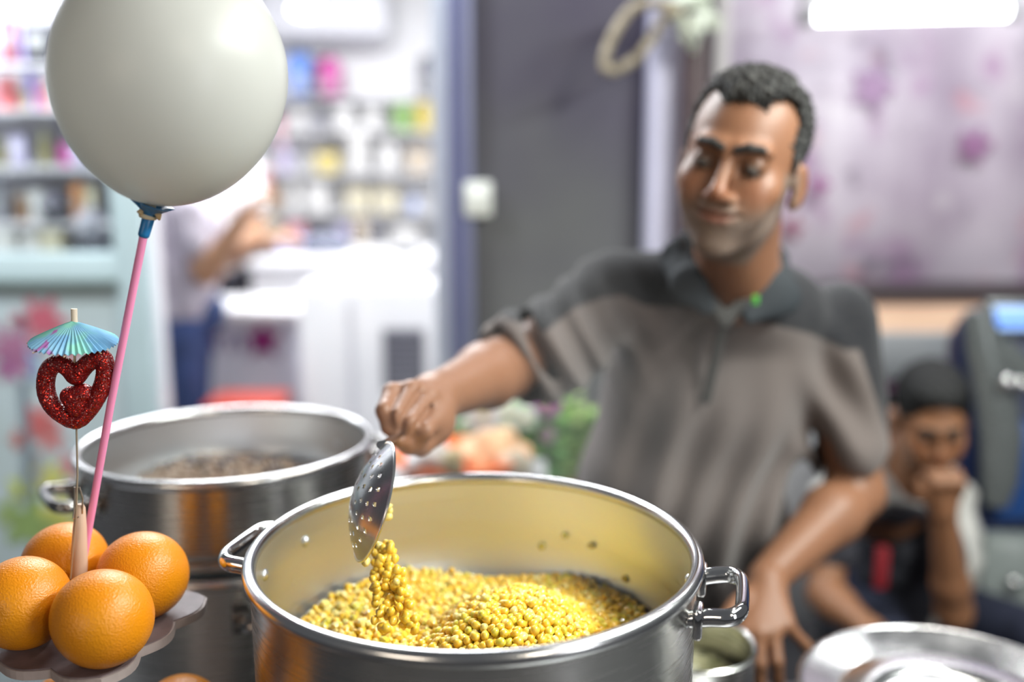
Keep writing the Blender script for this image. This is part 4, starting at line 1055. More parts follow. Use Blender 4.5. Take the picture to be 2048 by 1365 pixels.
def crumple(name, label, px, py0, py1, wpx, Y, col, seed, rough=.5, tr=0):
    a = P(px, py1, Y); top = P(px, py0, Y); w = wpx*a.y/FPX/2; h = top.z-a.z
    t = thing(name, label, 'bag', (a.x, Y, a.z))
    s = SDF(); s.ell((a.x, Y, a.z+h*.42), (w, w*.6, h*.46), k=.03); s.cap((a.x, Y, a.z+h*.6), (a.x+w*.15, Y, a.z+h*.93), w*.45, w*.2, k=.04)
    s.disp = lambda X: .006*np.sin(X[:, 0]*90+seed)*np.sin(X[:, 2]*75+seed*2)+.004*np.sin(X[:, 1]*120+X[:, 0]*60)
    s.mesh('body', .006, M(name+'_film', col, rough, bump=.4, bscale=60, var=.15, vscale=15), t, off=(a.x, Y, a.z))
    G().tube([(-w*.1, 0, h*.90), (w*.15, -.005, h*.99), (w*.35, 0, h*.93)], .008, 8).build('knot', M(name+'_knot', tuple(min(1, c*1.15) for c in col), rough), t)
    return t
crumple('paper_bag', 'tan paper bag bulging behind the corn pot beside green plants', 985, 862, 955, 165, 2.02, (.78, .50, .28), 1)
crumple('plastic_bag', 'white plastic bag beside the fist over the orange basin', 868, 880, 950, 120, 1.90, (.80, .76, .76), 4)
crumple('bread_bag', 'pale cream bag of bread at the right end of the basin', 1035, 905, 955, 60, 1.93, (.76, .68, .52), 7)
crumple('wrapped_loaf', 'beige wrapped loaf lying inside the orange basin', 910, 900, 950, 44, 1.84, (.60, .48, .26), 9)

# flower stand and plants
fz = P(1040, 1010, 2.35).z
surf('flower_table', 'low grey table behind the bags carrying green potted flowers', 'table', -.12, .34, 2.2, 2.5, fz, m_gt)
m_lf = [M('leaf_green', (.22, .50, .08), .5, var=.4, vscale=30, vcol=(.38, .62, .18), sss=.1), M('leaf_pale', (.46, .62, .22), .5, var=.3, vscale=30), M('leaf_dark', (.14, .34, .10), .5)]
def leafy(name, label, px, py0, py1, wpx, Y, n, cols, seed, flowers=(), potcol=(.42, .20, .14)):
    r_ = random.Random(seed); base = P(px, py1, Y); top = P(px, py0, Y); w = wpx*Y/FPX/2; hh = top.z-base.z
    base.z = fz; hh = top.z-fz
    t = thing(name, label, 'plant', (base.x, Y, fz))
    ph = .055
    G().lathe([(.0001, 0), (w*.5, 0), (w*.65, ph), (w*.70, ph), (w*.70, ph+.012), (w*.6, ph+.012), (w*.55, ph-.01), (.0001, ph-.01)], 28).build('flower_pot', PM('pot_clay', potcol, .6), t)
    stems = G(); L = [G(), G(), G()]
    for i in range(n):
        a = r_.uniform(0, 6.283); rr = w*sqrt(r_.random()); z = ph+(hh-ph)*r_.uniform(.12, 1)*(1-.25*(rr/w)**2)
        c = Vector((rr*cos(a), rr*sin(a)*.8, z)); ln = r_.uniform(.03, .055); wd = ln*.36
        d = Vector((cos(a+r_.uniform(-1, 1)), sin(a+r_.uniform(-1, 1)), r_.uniform(-.3, .7))).normalized(); sdv = d.cross(Vector((0, 0, 1))).normalized(); up = sdv.cross(d)
        q = [c, c+d*ln*.3+sdv*wd*.8+up*.003, c+d*ln*.65+sdv*wd*.7+up*.002, c+d*ln, c+d*ln*.65-sdv*wd*.7+up*.002, c+d*ln*.3-sdv*wd*.8+up*.003, c+d*ln*.5-up*.004]
        L[cols[i % len(cols)]].add(q, [(0, 1, 6), (1, 2, 6), (2, 3, 6), (3, 4, 6), (4, 5, 6), (5, 0, 6)])
        if i % 6 == 0: stems.tube([(0, 0, ph-.01), (c.x*.5, c.y*.5, z*.6), tuple(c)], .0016, 5)
    stems.build('stems', m_lf[2], t)['kind'] = 'stuff'
    for k in range(3):
        if L[k].f: L[k].build('foliage', m_lf[k], t)['kind'] = 'stuff'
    for fx_, fy_, fr, col in flowers:
        c = P(fx_, fy_, Y-w*1.0)-Vector((base.x, Y, fz)); f = G()
        for k in range(7):
            a = 2*pi*k/7; f.ball(c+Vector((fr*.55*cos(a), -.004, fr*.55*sin(a))), (fr*.45, fr*.22, fr*.45), 8, 6)
        fo_ = f.build('blossom', PM('petal', col, .5), t); G().ball(c+Vector((0, -.012, 0)), fr*.25, 8, 6).build('blossom_heart', PM('heart', (.6, .5, .2), .6), fo_)
    return t
leafy('flowering_plant', 'bushy green potted plant with round white blossoms under the forearm', 990, 775, 930, 170, 2.34, 420, (0, 0, 1, 2), 5,
      ((966, 832, .042, (.88, .80, .82)), (1018, 826, .030, (.78, .84, .74)), (1050, 836, .030, (.76, .82, .74)), (1010, 862, .028, (.62, .74, .60)), (935, 850, .024, (.66, .78, .62))))
leafy('herb_plant', 'tall yellow green potted herb between the purple flower and the grey polo shirt', 1134, 790, 960, 84, 2.36, 320, (1, 1, 0), 8)
t = leafy('purple_flower', 'slender plant with one purple flower between two green plants', 1088, 800, 960, 40, 2.28, 60, (2,), 11, ((1094, 808, .036, (.42, .06, .42)), (1092, 870, .022, (.42, .28, .40))))

# ---------------------------------------------------------------- machine at the right edge
mx0 = P(1915, 900, 2.25).x; mtop = P(1980, 600, 2.25).z
mc = thing('vending_machine', 'navy and silver machine with a lit blue screen at the right edge', 'machine', (mx0+.47, 2.42, 0))
m_nv = M('navy_panel', (.02, .035, .11), .35, var=.3, vscale=4); m_sg = M('silver_grey_plastic', (.17, .185, .185), .28, .3, rvar=.08)
wd = .84; Z1 = mtop
G().box((0, 0, Z1*.5-.03), (wd, .24, Z1-.06), bev=.08).build('body', m_nv, mc)
# curved silver bezel on the front left edge
off = Vector((mx0+.47, 2.42, 0))
bz = [(1958, 620), (1968, 690), (1990, 780), (2003, 880), (2000, 960), (1992, 1010)]
G().tube([P(a, b, 2.27)-off for a, b in bz], [.035, .045, .05, .05, .045, .03], 16, flat=((0, 1, 0), .7)).build('silver_bezel', m_sg, mc)
G().tube([P(a, b, 2.26)-off for a, b in ((1990, 690), (2030, 730), (2060, 760))], .035, 12, flat=((0, 1, 0), .6)).build('silver_bezel', m_sg, mc)
a = P(1983, 612, 2.27); b = P(2120, 657, 2.27)
sc1 = G().box(((a.x+b.x)/2-off.x, 2.275-off.y, (a.z+b.z)/2), (b.x-a.x+.03, .03, a.z-b.z+.03), bev=.008).build('screen_frame', m_sg, mc)
G().box(((a.x+b.x)/2-off.x, 2.257-off.y, (a.z+b.z)/2), (b.x-a.x, .006, a.z-b.z)).build('screen', M('lit_screen', (.3, .5, .9), .3, emit=(.38, .56, 1.0), estr=.75), sc1)
G().box(((a.x+b.x)/2-off.x, 2.252-off.y, a.z+(b.z-a.z)*.62), (b.x-a.x, .004, .014)).build('screen_bar', M('screen_bar', (.05, .2, .7), .3, emit=(.05, .22, .8), estr=.7), sc1)
a = P(2022, 850, 2.24); b = P(2120, 1050, 2.24)
G().box(((a.x+b.x)/2-off.x, 2.28-off.y, (a.z+b.z)/2), (b.x-a.x, .03, a.z-b.z), bev=.01).build('blue_panel', M('blue_panel', (.02, .07, .24), .3), mc)
a = P(1965, 1075, 2.24); b = P(2120, 1340, 2.24)
G().box(((a.x+b.x)/2-off.x, 2.27-off.y, (a.z+b.z)/2), (b.x-a.x, .08, a.z-b.z), bev=.03).build('lower_cover', M('grey_cover', (.26, .29, .28), .35, rvar=.1), mc)
for px, py, r in ((2018, 766, .020), (2046, 770, .018), (2030, 1170, .02)):
    q = P(px, py, 2.215)-off; G().ball(q, (r, r*.5, r), 14, 8).build('highlight_ball', m_hand, mc)  # white highlights on the machine, modelled as shiny balls
# dark hood above
hz0, hz1 = P(1980, 600, 2.3).z, P(2000, 492, 2.3).z
G().lathe([(.0001, 0), (.22, 0), (.26, .02), (.25, (hz1-hz0)*.6), (.16, (hz1-hz0)*1.02), (.0001, (hz1-hz0)*1.1)], 40, Matrix.Translation((.16, .02, Z1-.07))).build('hood', M('dark_hood', (.04, .04, .065), .5), mc)
# ---------------------------------------------------------------- people
def basis(yaw, pitch, roll):
    return Matrix.Rotation(radians(roll), 3, 'Y')@Matrix.Rotation(radians(yaw), 3, 'Z')@Matrix.Rotation(radians(pitch), 3, 'X')
class Frame:
    def __init__(s, c, R, sc=1): s.c = Vector(c); s.R = R; s.sc = sc
    def __call__(s, x, yf, z): return s.c+s.R@(Vector((x, -yf, z))*s.sc)
    def local(s, X):
        q = (X-np.array(s.c))@np.array(s.R)/s.sc; return q[:, 0], -q[:, 1], q[:, 2]
def head_sdf(S, F, smile=1.0, ears=True):
    k = F.sc; R = F.R
    def E(c, r, kk=.012, sub=False, rot=None): S.ell(F(*c), [q*k for q in r], R if rot is None else R@rot, kk*k, sub)
    def C(a, b, ra, rb, kk=.01, sub=False): S.cap(F(*a), F(*b), ra*k, rb*k, kk*k, sub)
    E((0, -.015, .035), (.074, .092, .085)); E((0, .018, -.02), (.064, .068, .085), .03); E((0, .028, -.070), (.052, .056, .040), .03)
    E((0, .072, -.098), (.024, .020, .018), .022)
    for s in (-1, 1):
        E((s*.042, .058, -.022), (.024, .024, .020), .022)
        C((s*.012, .082, .026), (s*.042, .074, .028), .010, .008, .014)
        E((s*.031, .094, .008), (.018, .016, .012), .014, True)
        E((s*.031, .0755, .008), (.0150, .0125, .0125), .005)
        E((s*.036, .071, -.045), (.018, .016, .022), .02)
        C((s*.017, .098, -.034), (s*.036, .074, -.060), .0026, .0026, .010, True)
    C((0, .086, .014), (0, .112, -.027), .0065, .0105, .012); E((0, .109, -.030), (.011, .010, .009), .008)
    for s in (-1, 1): E((s*.0125, .098, -.034), (.0085, .011, .0075), .006); E((s*.0065, .104, -.0405), (.003, .004, .0025), .002, True)
    E((0, .070, -.060), (.034, .026, .026), .02)
    for i in range(4):
        x0, x1 = -.027+i*.0135, -.0135+i*.0135; c0, c1 = [(-.0575+smile*5*x*x) for x in (x0, x1)]; y0, y1 = [(.0955-13*x*x) for x in (x0, x1)]
        C((x0, y0, c0+.0045), (x1, y1, c1+.0045), .0052, .0052, .005); C((x0, y0-.001, c0-.0065), (x1, y1-.001, c1-.0065), .0058, .0058, .005)
    for i in range(4):
        x0, x1 = -.030+i*.015, -.015+i*.015; c0, c1 = [(-.0582+smile*6*x*x) for x in (x0, x1)]; y0, y1 = [(.1005-13*x*x) for x in (x0, x1)]
        C((x0, y0, c0), (x1, y1, c1), .0016, .0016, .004, True)
    if ears:
        for s in (-1, 1):
            rt = Matrix.Rotation(s*radians(-18), 3, 'Z')@Matrix.Rotation(radians(10), 3, 'X')
            E((s*.080, -.006, -.014), (.0065, .018, .031), .006, rot=rt); E((s*.077, .0, -.036), (.006, .009, .011), .006)
            E((s*.0875, -.003, -.008), (.004, .010, .018), .004, True, rot=rt)
def hair_sdf(F, kind, cell, mat, root, off):
    H = SDF(); k = F.sc; R = F.R
    def E(c, r, kk=.01, sub=False): H.ell(F(*c), [q*k for q in r], R, kk*k, sub)
    if kind == 'receding':
        E((0, -.022, .046), (.0805, .094, .083)); E((0, .008, .090), (.050, .055, .036), .02)
        E((0, .100, .026), (.090, .066, .070), .006, True)
        for s in (-1, 1): E((s*.056, .060, .072), (.026, .048, .034), .008, True)
    else:
        E((0, -.020, .050), (.0815, .097, .085)); E((0, .02, .092), (.060, .060, .036), .02)
        E((0, .105, .026), (.100, .062, .068), .006, True)
    E((0, .052, -.105), (.14, .095, .125), .006, True); E((0, -.03, -.145), (.16, .14, .10), .01, True)
    for s in (-1, 1):
        E((s*.0705, .014, .024), (.0055, .016, .024), .006)
        E((s*.090, -.006, -.004), (.014, .016, .034), .004, True)
    def d(X):
        x, y, z = F.local(X); return k*(.0042*np.sin(x*420+2*np.sin(y*150))*np.sin(y*330+2*np.sin(x*170))*np.clip((z-.03)/.06, .15, 1)+.0016*np.sin(z*600+x*300)+.0006*np.sin(y*1300))
    H.disp = d
    o = H.mesh('hair', cell, mat, root, off=off, smooth_it=0); return o
def finger(S, pts, r0, r1): S.chain(pts, [r0+(r1-r0)*i/(len(pts)-1) for i in range(len(pts))], .004)
def hand(S, wrist, d, n, side, sc=1.0, curl=(25, 35, 25), spread=6, thumb=35):
    """d towards the fingers, n out of the back of the hand, side towards the thumb"""
    d = Vector(d).normalized(); n = Vector(n); n = (n-d*n.dot(d)).normalized(); side0 = Vector(side); side = (side0-d*side0.dot(d)-n*side0.dot(n)).normalized()
    w = Vector(wrist); tips = []
    offs = (.030, .011, -.008, -.026); lens = (.94, 1.05, .98, .78)
    for i in range(4):
        m = w+d*(.088-.004*abs(i-1))*sc+side*offs[i]*sc
        S.cap(w+side*offs[i]*.5*sc, m, .0175*sc, .0125*sc, .014, flat=(n, .85))
        a = radians(spread*(1.5-i)/1.5); dd = (d*cos(a)+side*sin(a)).normalized(); p = m; pts = [p]; ang = 0
        for L_, c in zip((.044, .028, .021), curl):
            ang += radians(c); v = dd*cos(ang)-n*sin(ang); p = p+v*L_*lens[i]*sc; pts.append(p)
        finger(S, pts, .0095*sc, .0070*sc); tips.append(p)
    b = w+d*.022*sc+side*.024*sc; a = radians(thumb); v = (d*cos(a)+side*sin(a)-n*.25).normalized(); m = b+v*.042*sc
    v2 = (d*cos(a*.6)+side*sin(a*.6)-n*.45).normalized(); finger(S, [b, m, m+v2*.032*sc, m+v2*.055*sc], .0135*sc, .0085*sc)
    return tips
def arm(S, sh, el, wr, r=(.048, .043, .040, .0265), k=.02):
    sh, el, wr = Vector(sh), Vector(el), Vector(wr)
    S.cap(sh, el, r[0], r[1], k); m = el.lerp(wr, .28); S.cap(el, m, r[1]*.97, r[2]*1.08, k); S.cap(m, wr, r[2]*1.08, r[3], k)
def paint_skin(F, base, beard=0.0, beardc=(.13, .11, .095), lips=None, dark=.35):
    base = np.array(base); lips = np.array(lips if lips else (base[0]*.85, base[1]*.55, base[2]*.6))
    def f(X):
        x, y, z = F.local(X); c = np.tile(base, (len(X), 1)); n = lambda a: np.clip(a, 0, 1)[:, None]
        inh = (np.abs(x) < .11) & (np.abs(y) < .14) & (z > -.14) & (z < .15)
        def mix(w, col):
            nonlocal c; w = w*inh[:, None]; c = c*(1-w)+np.array(col)*w
        if beard:
            jaw = n((-.030-z-.12*np.maximum(y-.095, 0)-.35*np.maximum(.055-y, 0)*0)/.018)*n((y+.005)/.015)*n((z+.135)/.01)
            chk = n(1-((np.abs(x)-.040)/.022)**2*.9)*n((y-.035)/.02)*n((z+.062)/.02)
            side = n((np.abs(x)-.052)/.010)*n((.05-y)/.02)*n((y+.0)/.012)*n((.008-z)/.012)
            w = np.maximum(jaw*(1-.75*chk), side); mo = n(1-np.abs(z+.0475)/.008)*n((.030-np.abs(x))/.006)*n((y-.07)/.01)
            mix(np.maximum(w, mo)*beard, beardc)
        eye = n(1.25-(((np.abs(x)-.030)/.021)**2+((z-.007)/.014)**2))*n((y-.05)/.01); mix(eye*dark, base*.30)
        red = n(1-((x/.02)**2+((z+.028)/.022)**2))*n((y-.08)/.01); mix(red*.35, (base[0]*1.05, base[1]*.72, base[2]*.65))
        ck = n(1-(((np.abs(x)-.042)/.022)**2+((z+.022)/.02)**2))*n((y-.03)/.02); mix(ck*.3, (base[0]*1.05, base[1]*.75, base[2]*.7))
        lp = n(1.2-((x/.027)**2+((z+.0590-5*x*x)/.0105)**2))*n((y-.07)/.01); mix(lp*.75, lips)
        sl = n(1-np.abs(z+.0585-6*x*x)/.002)*n((.028-np.abs(x))/.004)*n((y-.07)/.01); mix(sl*.8, base*.18)
        return c
    return f
def face_bits(F, root, off, m_brow, m_eye, m_iris, m_lash, browr=.0042, lidded=.6):
    k = F.sc
    for s in (-1, 1):
        B = SDF(); pts = [F(s*x, y, z) for x, y, z in ((.010, .0925, .026), (.024, .0915, .031), (.038, .0835, .0305), (.050, .070, .024))]
        B.chain(pts, [browr*k, browr*1.1*k, browr*.9*k, browr*.4*k], .003)
        B.mesh('eyebrow', .0016, m_brow, root, off=off, smooth_it=0)
        e = G().ball(F(s*.031, .0765, .0055), .0122*k, 16, 10).build('eye', m_eye, root, off=off)
        G().ball(F(s*.031-.001, .0855, .001), (.0048*k, .0042*k, .0048*k), 12, 8).build('iris', m_iris, e, off=off)
        lp = [F(s*(.031+u*.014), .0880-.0040*u*u-.0015*abs(u), .0045-.004*u*u*.8) for u in (-1, -.5, 0, .5, 1)]
        G().tube(lp, [.0006*k, .0012*k, .0015*k, .0013*k, .0007*k], 8).build('eyelashes', m_lash, root, off=off)
def legs(T, hip, knees, ankles, r=(.088, .062, .050)):
    hip = Vector(hip); T.ell(hip, (.165, .115, .12), k=.03)
    for s, kn, an in zip((-1, 1), knees, ankles):
        h = hip+Vector((s*.085, 0, -.04)) if abs(Vector(knees[0]).x-Vector(knees[1]).x) > .1 else hip+Vector((0, s*.08, -.04))
        T.cap(h, kn, r[0], r[1], .04); T.cap(kn, an, r[1], r[2], .03)
def shoe(root, off, an, d, z0, mat):
    an = Vector(an); d = Vector((d[0], d[1], 0)).normalized(); s = SDF(); b = Vector((an.x, an.y, z0+.038))
    s.cap(b-d*.04, b+d*.15, .040, .034, .02, flat=((0, 0, 1), .85)); s.cap(b-d*.02+Vector((0, 0, .01)), b+Vector((0, 0, .05)), .040, .042, .02)
    o = s.mesh('shoe', .007, mat, root, off=off)

m_skin = M('tan_skin', (.4, .2, .12), .42, attr=True, sss=.12, sssr=(.006,), spec=.42, bump=.15, bscale=350, var=.0)
m_hair = M('dark_short_hair', (.006, .006, .006), .6, spec=.2, bump=.8, bscale=300, stretch=(1, 1, .35), var=.5, vscale=180, vcol=(.07, .068, .065))
m_hairb = M('black_hair', (.005, .005, .005), .6, bump=.6, bscale=260)
m_brow = M('eyebrow_hair', (.014, .011, .009), .6, bump=.8, bscale=600); m_eye = M('eye_white', (.16, .13, .11), .25); m_iris = M('dark_iris', (.015, .008, .005), .1); m_lash = M('lash', (.01, .008, .006), .6)
m_shoe = M('black_shoe', (.02, .02, .022), .45); m_dark = M('dark_trousers', (.020, .022, .030), .8, bump=.3, bscale=40)

# ---- the man at the pots
mo = Vector((.30, 1.58, 0))
man = thing('person', 'smiling man in grey polo shirt with dark yoke holding the skimmer', 'person', mo)
HF = Frame(P(1482, 331, 1.325), basis(-24, 7, 11), .985)
SHR, SHL = P(1242, 592, 1.50), P(1668, 652, 1.56)
ELR, WRR = P(1006, 738, 1.335), P(868, 797, 1.09)
ELL, WRL = P(1712, 985, 1.50), P(1532, 1158, 1.345)
NB = P(1472, 575, 1.47)
S = SDF(); head_sdf(S, HF, 1.0)
S.cap(HF(0, -.028, -.055), NB, .058, .062, .025); S.cap(HF(0, .01, -.085), NB+Vector((-.005, -.03, 0)), .040, .045, .02)
S.ell((.325, 1.555, 1.27), (.155, .095, .155), k=.04); S.cap(SHR, SHL, .042, .042, .04); S.ell((.285, 1.57, 1.06), (.15, .105, .2), k=.05)
S.cap(P(1455, 606, 1.452), P(1472, 560, 1.45), .042, .05, .03)
arm(S, SHR, ELR, WRR, (.046, .041, .038, .0265)); arm(S, SHL, ELL, WRL, (.047, .042, .041, .027))
# gripping fist round the spoon handle
mcp = [P(784, 786, 1.030), P(822, 780, 1.035), P(857, 792, 1.045), P(881, 817, 1.055)]
pip = [P(769, 822, .996), P(793, 832, .990), P(819, 847, .990), P(850, 862, .998)]
dip = [P(779, 856, .992), P(796, 868, .990), P(812, 880, .994), P(836, 884, 1.004)]
tip = [P(795, 866, 1.010), P(805, 882, 1.008), P(818, 898, 1.010), P(838, 900, 1.016)]
for i in range(4):
    S.cap(WRR.lerp(mcp[i], .1), mcp[i], .020, .0112, .006); finger(S, [mcp[i], pip[i], dip[i], tip[i]], .0100, .0078)
S.cap(WRR, P(862, 848, 1.045), .024, .022, .02); S.cap(P(868, 852, 1.05), P(848, 876, 1.03), .020, .014, .012)
finger(S, [P(872, 862, 1.05), P(845, 888, 1.02), P(815, 890, 1.0), P(797, 880, .985)], .0125, .0082)
for i in range(3):      # creases between the curled fingers
    fr = Vector((0, -.009, .004)); S.cap((mcp[i]+mcp[i+1])/2+fr, (pip[i]+pip[i+1])/2+fr, .0022, .0022, .004, True); S.cap((pip[i]+pip[i+1])/2+fr, (dip[i]+dip[i+1])/2+fr, .0022, .002, .004, True)
# hand resting on the container
lm = [P(1490, 1262, 1.265), P(1518, 1268, 1.258), P(1547, 1264, 1.262), P(1574, 1250, 1.272)]
for i, (px, dx, dy) in enumerate(((1490, -4, 0), (1520, 0, 4), (1550, 4, 0), (1600, 34, -30))):
    q0 = lm[i]; S.cap(WRL.lerp(q0, .1), q0, .022, .0125, .012)
    if i < 3: finger(S, [q0, P(px+dx, 1325+dy, 1.236), P(px+dx*1.5, 1362+dy, 1.235), P(px+dx*1.5, 1392+dy, 1.250)], .0098, .0072)
    else: finger(S, [q0, P(1612, 1292, 1.265), P(1626, 1318, 1.268), P(1634, 1338, 1.275)], .0088, .0066)
finger(S, [P(1505, 1185, 1.32), P(1472, 1212, 1.285), P(1452, 1238, 1.262), P(1444, 1258, 1.252)], .0140, .0085)
body = S.mesh('body', .0030, m_skin, man, off=mo, color=paint_skin(HF, (.255, .120, .066), beard=.62, beardc=(.22, .20, .175), dark=.75), smooth_it=1)
hair_sdf(HF, 'receding', .0025, m_hair, man, mo)
face_bits(HF, man, mo, m_brow, m_eye, m_iris, m_lash, .0052)
# fingernails
m_nail = M('fingernail', (.60, .40, .32), .25)
for c, r in ((P(794, 876, .9765), .0052), (P(836, 898, 1.008), .0045)):
    G().ball(c, (r, r*.35, r*.8), 10, 6).build('fingernail', m_nail, man, off=mo)
# polo shirt: body and both sleeves one cloth
def yoke(X, dark, light):
    q = X-np.array([0, 0, CAM_H]); dep = q[:, 1]*cos(PITCH)-q[:, 2]*sin(PITCH); up = q[:, 1]*sin(PITCH)+q[:, 2]*cos(PITCH)
    px = 1024+FPX*q[:, 0]/dep; py = 682.5-FPX*up/dep
    bx_ = [900, 1000, 1090, 1150, 1200, 1245, 1290, 1405, 1435, 1540, 1620, 1690, 1800]; by_ = [560, 632, 664, 616, 597, 590, 612, 618, 640, 648, 668, 700, 700]
    w = np.clip((np.interp(px, bx_, by_)-py)/5+.5, 0, 1); w = np.maximum(w, np.clip((px-(1699+(py-650)*.34))/5, 0, 1)*(px > 1680))
    return w[:, None]*np.array(dark)+(1-w[:, None])*np.array(light)
T = SDF()
T.ell((.325, 1.55, 1.28), (.178, .116, .165), k=.04); T.cap(SHR, SHL, .058, .058, .05); T.cap(SHR.lerp(NB, .5), NB+Vector((0, .01, -.02)), .058, .066, .04); T.cap(SHL.lerp(NB, .5), NB+Vector((0, .01, -.02)), .058, .066, .04)
T.ell((.285, 1.57, 1.07), (.176, .135, .22), k=.06); T.ell((.28, 1.60, .93), (.168, .125, .09), k=.04)
er = SHR.lerp(ELR, .80); T.cap(SHR, er, .064, .066, .045); T.cap(SHR.lerp(ELR, .35)+Vector((0, 0, -.035)), er+Vector((.012, 0, -.020)), .04, .052, .04)
el = SHL.lerp(ELL, .70); T.cap(SHL, el, .062, .066, .035)
T.cap(er+(ELR-SHR)*.02, ELR+(ELR-SHR)*.2, .057, .058, .004, True); T.cap(el+(ELL-SHL)*.02, ELL+(ELL-SHL)*.2, .057, .060, .004, True)
T.ell(P(1450, 535, 1.375), (.046, .085, .054), k=.006, sub=True); T.cap(P(1470, 540, 1.42), P(1475, 420, 1.42), .052, .09, .006, True)
def folds(X):
    x, y, z = X[:, 0], X[:, 1], X[:, 2]
    a = np.exp(-((x-.36)/.10)**2-((z-1.04)/.14)**2)*.0085*np.sin((x-.3)*85+np.sin(z*14)*2.2+(1.1-z)*9)
    b = .0050*np.exp(-((x-.08)/.10)**2-((z-1.35)/.08)**2)*np.sin((x*1.0+z*.55)*130)
    c = .0040*np.sin(x*26+z*15+y*10)*np.sin(z*21-x*12)
    d = .0065*np.exp(-((x-.49)/.05)**2-((z-1.22)/.12)**2)*np.sin(z*48+x*70)
    e = .0060*np.exp(-((x-.22)/.07)**2-((z-1.1)/.2)**2)*np.sin(x*75-z*22)
    return a*2.0+b*1.8+c*1.6+d*1.4+e*1.8
T.disp = folds
m_shirt = M('heather_polo', (.2, .2, .2), .85, attr=True, bump=.35, bscale=500, sheen=.2, spec=.25, var=.22, vscale=260, vcol=(.10, .085, .08))
T.mesh('polo_shirt', .0042, m_shirt, man, off=mo, color=lambda X: yoke(X, (.008, .010, .014), (.150, .124, .114)), smooth_it=1)
m_col = M('charcoal_collar', (.020, .025, .030), .8, bump=.3, bscale=300)
K = SDF(); fl = lambda v: (Vector(v), .38)
K.cap(P(1352, 512, 1.44), P(1376, 566, 1.385), .024, .024, .01, flat=fl((-.4, -1, .3))); K.cap(P(1376, 566, 1.385), P(1412, 612, 1.375), .024, .014, .01, flat=fl((-.2, -1, .3)))
K.cap(P(1553, 520, 1.46), P(1558, 580, 1.40), .022, .034, .01, flat=fl((.4, -1, .3))); K.cap(P(1556, 588, 1.395), P(1500, 630, 1.375), .032, .014, .01, flat=fl((.2, -1, .3)))
K.cap(P(1352, 500, 1.45), P(1385, 478, 1.54), .020, .02, .01, flat=fl((-1, 0, .2))); K.cap(P(1385, 478, 1.54), P(1510, 480, 1.56), .02, .02, .01, flat=fl((0, 1, 0))); K.cap(P(1510, 480, 1.56), P(1550, 508, 1.47), .02, .02, .01, flat=fl((1, 0, .2)))
cl_ = K.mesh('collar', .0030, m_col, man, off=mo)
K = SDF(); K.cap(P(1412, 590, 1.383), P(1447, 640, 1.372), .010, .010, .005, flat=fl((0, -1, .2))); K.cap(P(1447, 645, 1.388), P(1412, 800, 1.424), .0085, .0085, .008, flat=fl((0, -1, .1))); K.cap(P(1500, 590, 1.383), P(1452, 640, 1.372), .010, .010, .005, flat=fl((0, -1, .2)))
K.mesh('placket', .0026, M('placket_grey', (.05, .048, .045), .85), man, off=mo)
G().box(P(1511, 600, 1.354)-mo, (.009, .003, .013), bev=.001).build('green_neck_tag', M('green_tag', (.07, .34, .035), .6), man)
G().tube([P(1548, 506, 1.432), P(1536, 560, 1.395), P(1515, 592, 1.385)], .0035, 8).build('green_trim', M('green_trim', (.04, .16, .03), .7), man, off=mo)
for px, py in ((1424, 739),): G().ball(P(px, py, 1.418), (.006, .0025, .006), 12, 6).build('button', M('dark_button', (.04, .03, .03), .35), man, off=mo)
Q = SDF(); legs(Q, (.28, 1.62, .92), ((.19, 1.58, .50), (.38, 1.60, .50)), ((.18, 1.64, .10), (.40, 1.66, .10)))
Q.mesh('trousers', .009, m_dark, man, off=mo)
for x, y in ((.18, 1.64), (.40, 1.66)): shoe(man, mo, (x, y, .1), (0, -1), 0, m_shoe)

# ---- the seated boy
bo = Vector((P(1790, 1230, 2.35).x, 2.30, 0))
boy = thing('person', 'seated boy in white T-shirt resting his chin on his fist', 'person', bo)
BF = Frame(P(1862, 838, 2.02), basis(-8, 20, -2), .90)
sR, sL = P(1672, 1000, 2.10), P(1900, 1003, 2.20); eL, hL = P(1908, 1225, 2.00), P(1886, 1020, 1.935); eR, hR = P(1650, 1190, 2.0), P(1742, 1262, 1.86)
nb2 = P(1832, 985, 2.13); S = SDF(); head_sdf(S, BF, .0)
S.cap(BF(0, -.025, -.05), nb2, .050, .055, .025); S.ell(((sR.x+sL.x)/2, 2.2, .88), (.13, .085, .16), k=.04); S.cap(sR, sL, .036, .036, .04)
arm(S, sL, eL, hL, (.040, .036, .034, .025)); arm(S, sR, eR, hR, (.040, .036, .034, .023))
w = P(1884, 1002, 1.93)
for i in range(4):
    a = w+Vector((-.028+.018*i, -.012, .030)); finger(S, [a, a+Vector((-.004, -.022, .018)), a+Vector((-.010, -.010, .038)), a+Vector((-.010, .010, .034))], .0098, .0078); S.cap(hL, a, .022, .013, .012)
finger(S, [w+Vector((-.03, .0, .0)), w+Vector((-.045, -.01, .02)), w+Vector((-.05, -.005, .045))], .012, .009)
hand(S, hR, (.5, -.5, -.55), (0, -.6, .8), (-.5, -.6, 0), .92)
S.mesh('body', .0045, m_skin, boy, off=bo, color=paint_skin(BF, (.26, .12, .06), dark=.7))
hair_sdf(BF, 'full', .0035, m_hairb, boy, bo); face_bits(BF, boy, bo, m_brow, m_eye, m_iris, m_lash, .0045)
T = SDF(); mid = (sR+sL)/2
T.ell((mid.x, 2.21, .90), (.15, .10, .13), k=.04); T.ell((bo.x+.01, 2.27, .66), (.15, .11, .2), k=.05); T.cap(sR, sL, .050, .050, .04); T.cap(nb2, mid, .06, .05, .03)
T.cap(sL, sL.lerp(eL, .55), .052, .058, .03); T.cap(sR, sR.lerp(eR, .5), .052, .058, .03)
T.ell(nb2+Vector((.0, -.03, .05)), (.052, .055, .05), k=.005, sub=True)
